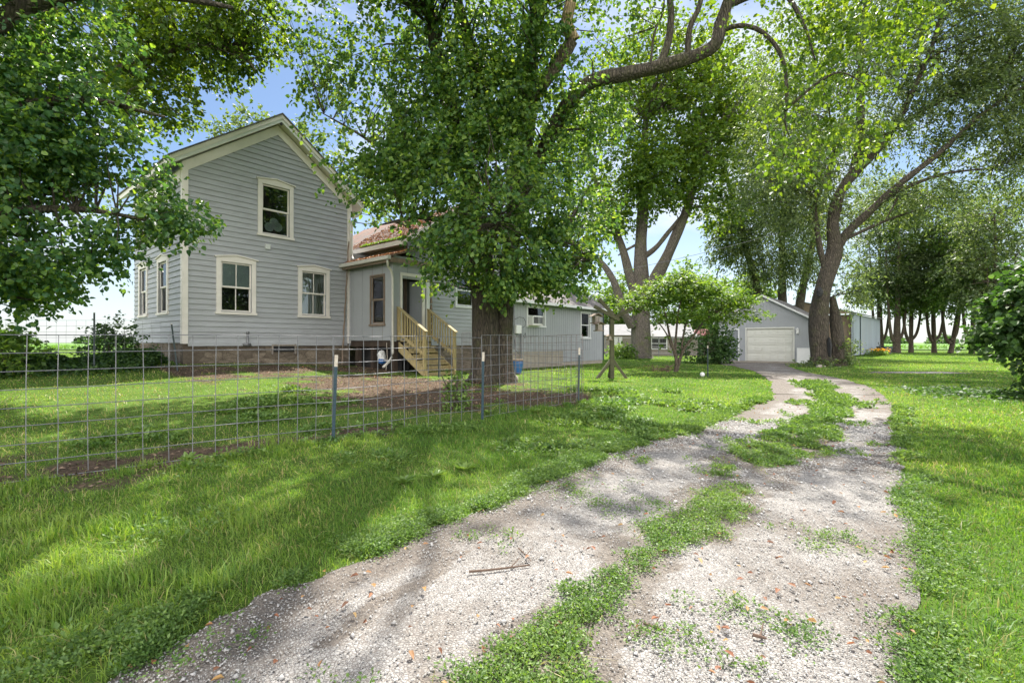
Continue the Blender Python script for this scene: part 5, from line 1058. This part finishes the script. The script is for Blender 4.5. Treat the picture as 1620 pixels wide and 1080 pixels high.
# garden cart by the shed end
c = P(1399, 556, 52); t = empty('garden_cart', (c.x, c.y, .05), .5, 'dark garden cart parked past the orange flowers', 'cart')
MB().prism([(-.7, -.4, .35), (.7, -.4, .35), (.95, -.4, .85), (-.8, -.4, .85)], (0, .8, 0)).build('tub', 'post_dark', t)
for s in (-.47, .47): MB().tube([(.1, s - .04, .28), (.1, s + .04, .28)], .28, 14).build('wheel', 'black_plastic', t)
MB().bar((-.7, 0, .5), (-1.3, 0, 1.3), .06).build('handle', 'galvanised', t)

# far woods along the horizon
n = 26000; r_ = np.random.default_rng(61); ang = r_.uniform(-.86, .86, n); seg = vnoise(ang * 40, ang * 0, 1.0, 3); ok = seg > .35; ang = ang[ok]; seg = seg[ok]; n = len(ang); D_ = 620 + 60 * r_.random(n)
pos = np.stack([np.sin(ang) * D_, np.cos(ang) * D_, r_.random(n) ** .8 * (3 + 11 * (seg - .3))], 1); d = r_.normal(0, 1, (n, 3)); V, Fq, t = leaf_arrays(pos, d, 3.0, hexa=False, seed=62)
tag(raw('distant_woods', V, Fq, 'leaf_dark', at={'tint': t}), 'low dark line of woods on the far horizon', 'woods', kind='stuff')

# ------------------------------------------------------------------ grass, weeds, pebbles, litter
def scatter(K, dmax, cap, seed, dmin=1.5):
    r = np.random.default_rng(seed); out = []
    # density K/d^2 capped, over the wedge the picture could see
    edges = np.geomspace(dmin, dmax, 60)
    for a, b in zip(edges[:-1], edges[1:]):
        dm = (a + b) / 2; den = min(cap, K / dm ** 2); area = 1.0 * (b * b - a * a) * 1.0; n = r.poisson(den * area)
        y = np.sqrt(r.uniform(a * a, b * b, n)); x = r.uniform(-1.13, 1.13, n) * y; out.append(np.stack([x, y], 1))
    return np.concatenate(out), r
HX = lambda x, y: house_local(x, y)
def built_over(x, y):
    hx, hy = HX(x, y); a = (hx > -GW - .02) & (hx < .0) & (hy > 0) & (hy < GD); a |= (hx > -.1) & (hx < 6.2) & (hy > -2.7) & (hy < 4.3); a |= (hx >= 6) & (hx < 15.1) & (hy > -2.36) & (hy < 2.6); a |= (hx > .1) & (hx < 1.5) & (hy > -4.3) & (hy < -2.6)
    qx = (x - 14.2) * .769 - (y - 33) * .639; qy = (x - 14.2) * .639 + (y - 33) * .769; a |= (qx > 0) & (qx < 5.5) & (qy > 0)
    return a
def blades(name, xy, h, w, mat, seed, label, lean=.5, two=False, tint=None):
    r = np.random.default_rng(seed); n = len(xy); x, y = xy[:, 0], xy[:, 1]; z = gz(x, y); ang = r.uniform(0, 6.283, n); la = r.uniform(0, 6.283, n)
    # neighbouring blades lean alike
    la = la * .8 + 6.283 * vnoise(x, y, .25, 60) * .5; ln = np.abs(r.normal(0, lean, n)); H_ = h * r.uniform(.55, 1.3, n); W_ = w * r.uniform(.7, 1.3, n)
    ex = np.stack([np.cos(ang), np.sin(ang), ang * 0], 1) * W_[:, None] / 2; ld = np.stack([np.cos(la), np.sin(la), la * 0], 1)
    b = np.stack([x, y, z - .005], 1); m = b + ld * (H_ * ln * .35)[:, None]; m[:, 2] += H_ * .58; t = b + ld * (H_ * ln * 1.05)[:, None]; t[:, 2] += H_ * (1.0 - .28 * np.clip(ln, 0, 1.4))
    V = np.stack([b - ex, b + ex, m + ex * .8, m - ex * .8, t], 1).reshape(-1, 3); k = np.arange(n)[:, None] * 5
    tt = np.clip(.5 + (vnoise(x, y, .8, 70) - .5) * .5 + (vnoise(x, y, 2.6, 71) - .5) * .55 + r.normal(0, .27, n), 0, 1) if tint is None else tint
    return tag(raw(name, V, [k + np.array([[0, 1, 2, 3]]), k + np.array([[3, 2, 4]])], mat, at={'tint': np.repeat(tt, 5)}), label, 'grass', kind='stuff')
xy, r_ = scatter(78000, 70, 6500, 1)
x, y = xy[:, 0], xy[:, 1]; bf = bare(x, y); on = drive(x, y)
inside = (house_local(x, y)[1] < 0) & (y > 1.254 * 0 + (x + 6.25) * .757 + 2.76) & (y > 7.52 + (x + .47) * 1.16) & (x < 1.4)
edge = np.minimum(np.abs(x - xl(y)), np.abs(x - xr(y))); midstrip = green_mid(x, y)
prob = (1 - bf * .93) * np.where(inside, .50, 1) * np.where(midstrip, np.where(y < 3.2, .12, .35), 1) * np.where((edge < .35) & (y < 9) & (x < 2.5), .5, 1)
keep = (~on) & (r_.random(len(x)) < prob) & ~built_over(x, y) & (y < 84); xy = xy[keep]; x, y = xy[:, 0], xy[:, 1]; dist = np.hypot(x, y)
tall = vnoise(x, y, .7, 81); ins = inside[keep]; mid = midstrip[keep]
h = (.032 + .042 * tall ** 1.8) * np.where(ins, .62, 1) * np.where(mid, .62, 1) * np.where(x > 6, .9, 1); lft = (x < -1) & (y < 4) & ~ins; h = np.where(lft, h * 1.02, h * .94)
blades('grass', xy, h, np.maximum(.0042, .00105 * dist), 'blade', 2, 'mown green lawn grass on both sides of the drive', .95)
xy2, r_ = scatter(5200, 30, 320, 5); x, y = xy2[:, 0], xy2[:, 1]; keep = ~drive(x, y) & ~built_over(x, y) & (bare(x, y) < .6); xy2 = xy2[keep]; dist = np.hypot(*xy2.T)
blades('dry_grass', xy2, .07, np.maximum(.004, .0010 * dist), 'blade_dry', 6, 'scattered dry straw blades among the lawn grass', 1.2)
# taller tufts along the fence and in the near left lawn
r_ = np.random.default_rng(12); cen = []; 
for i in range(16):
    s = r_.random(); cen.append((-6 + 3.9 * s + r_.normal(0, .12), 2.95 + 2.95 * s - .2 + r_.normal(0, .12), 1))
for i in range(26): s = r_.random(); cen.append((-2.1 + 3.5 * s + r_.normal(0, .1), 5.75 + 3.9 * s - .15 + r_.normal(0, .1), .8))
for i in range(34): cen.append((r_.uniform(-3.6, -1.5), r_.uniform(1.9, 3.4), 1.25))
cen += [(-2.75, 5.55, 2.2), (-2.62, 5.6, 1.8), (-1.55, 2.5, 1.2)]
cen = np.array([c for c in cen if c[0] < float(xl(c[1])) - .15]); nb = 95; px_ = np.repeat(cen, nb, 0)
xy3 = px_[:, :2] + r_.normal(0, .05, (len(px_), 2)) * px_[:, 2:3]; blades('grass_tufts', xy3, .105 * np.sqrt(px_[:, 2]), .0055, 'blade', 14, 'taller grass tufts along the fence foot and near lawn', .75)
# small-leaved weeds: drive edges, middle strip, clover in the lawn
def weeds(name, cxy, nl, spread, hgt, ls, mat, seed, label, dist_scale=True, roll=.5):
    r = np.random.default_rng(seed); n = len(cxy); k = np.repeat(np.arange(n), nl); off = r.normal(0, 1, (n * nl, 2)) * spread * np.repeat(r.uniform(.5, 1.4, n), nl)[:, None]
    p = cxy[k] + off; dd = np.hypot(off[:, 0], off[:, 1]); z = gz(p[:, 0], p[:, 1]) + .012 + hgt * r.random(n * nl) * np.clip(1.2 - dd / (spread * 3), .15, 1)
    d = np.stack([off[:, 0], off[:, 1], r.uniform(-.2, .9, n * nl) * spread], 1) / spread + r.normal(0, .5, (n * nl, 3)); s = ls * (np.maximum(1, np.hypot(p[:, 0], p[:, 1]) / 4.0) if dist_scale else 1)
    V, Fq, t = leaf_arrays(np.stack([p[:, 0], p[:, 1], z], 1), d, s, hexa=False, wid=.3, seed=seed + 1, roll=roll); return tag(raw(name, V, Fq, mat, at={'tint': t}), label, 'weeds', kind='stuff')
r_ = np.random.default_rng(91); cs = []
yy = 1.4 + 9.5 * r_.random(5200) ** 1.9; cs.append(np.stack([xl(yy) - np.abs(r_.normal(0, .17, len(yy))) + .03, yy], 1))
yy = 1.4 + 11 * r_.random(7500) ** 1.7; t_ = r_.random(len(yy)); xx = (_c0(yy) - .12) * (1 - t_) + (_c1(yy) + .12) * t_; cs.append(np.stack([xx, yy], 1)[green_mid(xx, yy)][:3000])
yy = 10.5 + 5.5 * r_.random(500); xm = (np.interp(yy, DY, DXL) + np.interp(yy, RY, DXR)) / 2 - .1; cs.append(np.stack([xm + r_.normal(0, .22, 500), yy], 1)[vnoise(xm, yy, .6, 9) > .42])
yy = 1.5 + 8 * r_.random(850) ** 1.8; cs.append(np.stack([xr(yy) + np.abs(r_.normal(0, .14, len(yy))) - .05, yy], 1))
yy = 1.6 + 9 * r_.random(1800) ** 1.7; t_ = r_.random(len(yy)); xx = xl(yy) + (xr(yy) - xl(yy)) * t_; cs.append(np.stack([xx, yy], 1)[vnoise(xx, yy, .5, 17) > .60])
cs = np.concatenate(cs); cs = cs[(vnoise(cs[:, 0], cs[:, 1], .22, 12) > .36)]
weeds('drive_weeds', cs, 30, .032, .045, .017, 'leaf_weed', 95, 'low knotweed mat along the gravel edges and middle strip')
xx = r_.uniform(-5, 4, 6000); yy = r_.uniform(2, 12, 6000); ok = (vnoise(xx, yy, .8, 44) > .60) & (xx < xl(yy) - .2) & (bare(xx, yy) < .5); cc = np.stack([xx, yy], 1)[ok][:1500]
weeds('clover', cc, 22, .06, .045, .030, 'leaf_weed', 97, 'clover and creeping broad leaves in patches of the lawn', roll=.25)
hosta = [(-.70, 4.35), (-.45, 4.55), (-.95, 4.2), (-3.0, 2.35), (.75, 7.7), (.4, 8.15), (-.4, 8.0), (-3.3, 4.9)]
for k, (hx_, hy_) in enumerate(hosta):
    n = 34 if k < 4 else 26; a = r_.uniform(0, 6.28, n); el = r_.uniform(.3, 1.0, n); q = np.stack([np.cos(a) * .02, np.sin(a) * .02, np.full(n, .02)], 1); d = np.stack([np.cos(a), np.sin(a), el], 1)
    V, Fq, tt = leaf_arrays(q, d, .095, wid=.17, seed=300 + k, roll=.15, fold=.08); g = float(gz(hx_, hy_)); lab = ['wide rosette weed on the lawn, middle of three', 'wide rosette weed, rightmost of three on the lawn', 'wide rosette weed, leftmost of three on the lawn', 'broad leaved weed in long grass at lower left', 'leafy weed at the foot of the dark corner post', 'leafy weed just left of the corner post', 'leafy weed just right of the middle blue post', 'leafy weed under the nearest wire panel'][k]
    tag(raw('broadleaf_weed', V, Fq, 'leaf_weed', None, {'tint': tt * .6 + .4}, loc=(hx_, hy_, g)), lab, 'weed', 'broad leaved weeds')
# tall thin weed inside the fence
c = P(722, 655, 8.3); shrub('tall_weed', (c.x, c.y, float(gz(c.x, c.y))), 'upright bushy weed between the first and middle fence posts', [(c.x, c.y, .42, .16, .14, .34, 1)], 90, 14, .16, 'leaf_weed', .045, 210, cat='weed')
# pebbles
n = 70000; r_ = np.random.default_rng(15); y = 1.5 + 6.5 * r_.random(n) ** 1.9; t_ = r_.random(n); x = xl(y) - .05 + (xr(y) - xl(y) + .1) * t_; ok = drive(x, y) & ((vnoise(x, y, .35, 33) > .33) | (r_.random(n) < .4)); x, y = x[ok], y[ok]; n = len(x)
s = .0026 + .0044 * r_.random(n) ** 3.0 + (r_.random(n) < .008) * .009; s *= np.maximum(1, y / 3.0); oct_ = np.array([(1, 0, 0), (0, 1, 0), (-1, 0, 0), (0, -1, 0), (.1, .1, .7), (-.1, 0, -.5)], float)
q = oct_[None] * r_.uniform(.6, 1.35, (n, 6, 1)) + r_.normal(0, .16, (n, 6, 3)); a = r_.uniform(0, 6.28, n); ca, sa = np.cos(a)[:, None], np.sin(a)[:, None]; qx = q[:, :, 0] * ca - q[:, :, 1] * sa; qy = q[:, :, 0] * sa + q[:, :, 1] * ca
V = np.stack([x[:, None] + qx * s[:, None], y[:, None] + qy * s[:, None], (gz(x, y) + .016)[:, None] + q[:, :, 2] * s[:, None]], -1).reshape(-1, 3); k = np.arange(n)[:, None] * 6
Fq = np.concatenate([k + np.array([f]) for f in ((0, 1, 4), (1, 2, 4), (2, 3, 4), (3, 0, 4), (1, 0, 5), (2, 1, 5), (3, 2, 5), (0, 3, 5))])
tag(raw('gravel_stones', V, Fq, 'pebble', at={'tint': np.repeat(np.clip(r_.normal(.55, .22, n), 0, 1), 6)}), 'loose crushed limestone scattered over the drive', 'gravel', kind='stuff')
# fallen leaves
n = 480; y = 1.6 + 10 * r_.random(n) ** 1.5; x = xl(y) + (xr(y) - xl(y)) * r_.random(n); x2 = r_.uniform(-7, 1, 500); y2 = r_.uniform(7, 17, 500); ok = bare(x2, y2) > .3
x = np.concatenate([x, x2[ok]]); y = np.concatenate([y, y2[ok]]); d = r_.normal(0, 1, (len(x), 3)); d[:, 2] *= .2
V, Fq, t = leaf_arrays(np.stack([x, y, gz(x, y) + .035], 1), d, .036 * np.maximum(1, y / 9), wid=.26, fold=.2, seed=17, roll=.35); tag(raw('fallen_leaves', V, Fq, 'dead_leaf', at={'tint': t}), 'curled reddish brown leaves lying on gravel and bare earth', 'leaves', kind='stuff')
# wood chips and litter on the bare yard
n = 30000; x = r_.uniform(-9.5, 2, n); y = r_.uniform(4, 17.5, n); ok = (bare(x, y) > .45) & ~built_over(x, y); x, y = x[ok], y[ok]; d = r_.normal(0, 1, (len(x), 3)); d[:, 2] *= .25
V, Fq, t = leaf_arrays(np.stack([x, y, gz(x, y) + .012 + .02 * r_.random(len(x))], 1), d, .045, wid=.22, hexa=False, seed=18, roll=.4)
leaf_mat('chip', (.05, .035, .025), (.125, .088, .062), (.30, .22, .17), (1, 1, 1), .02, .9, 2)
tag(raw('wood_chips', V, Fq, 'chip', at={'tint': t}), 'brown wood chips and leaf litter over the worn yard', 'mulch', kind='stuff')
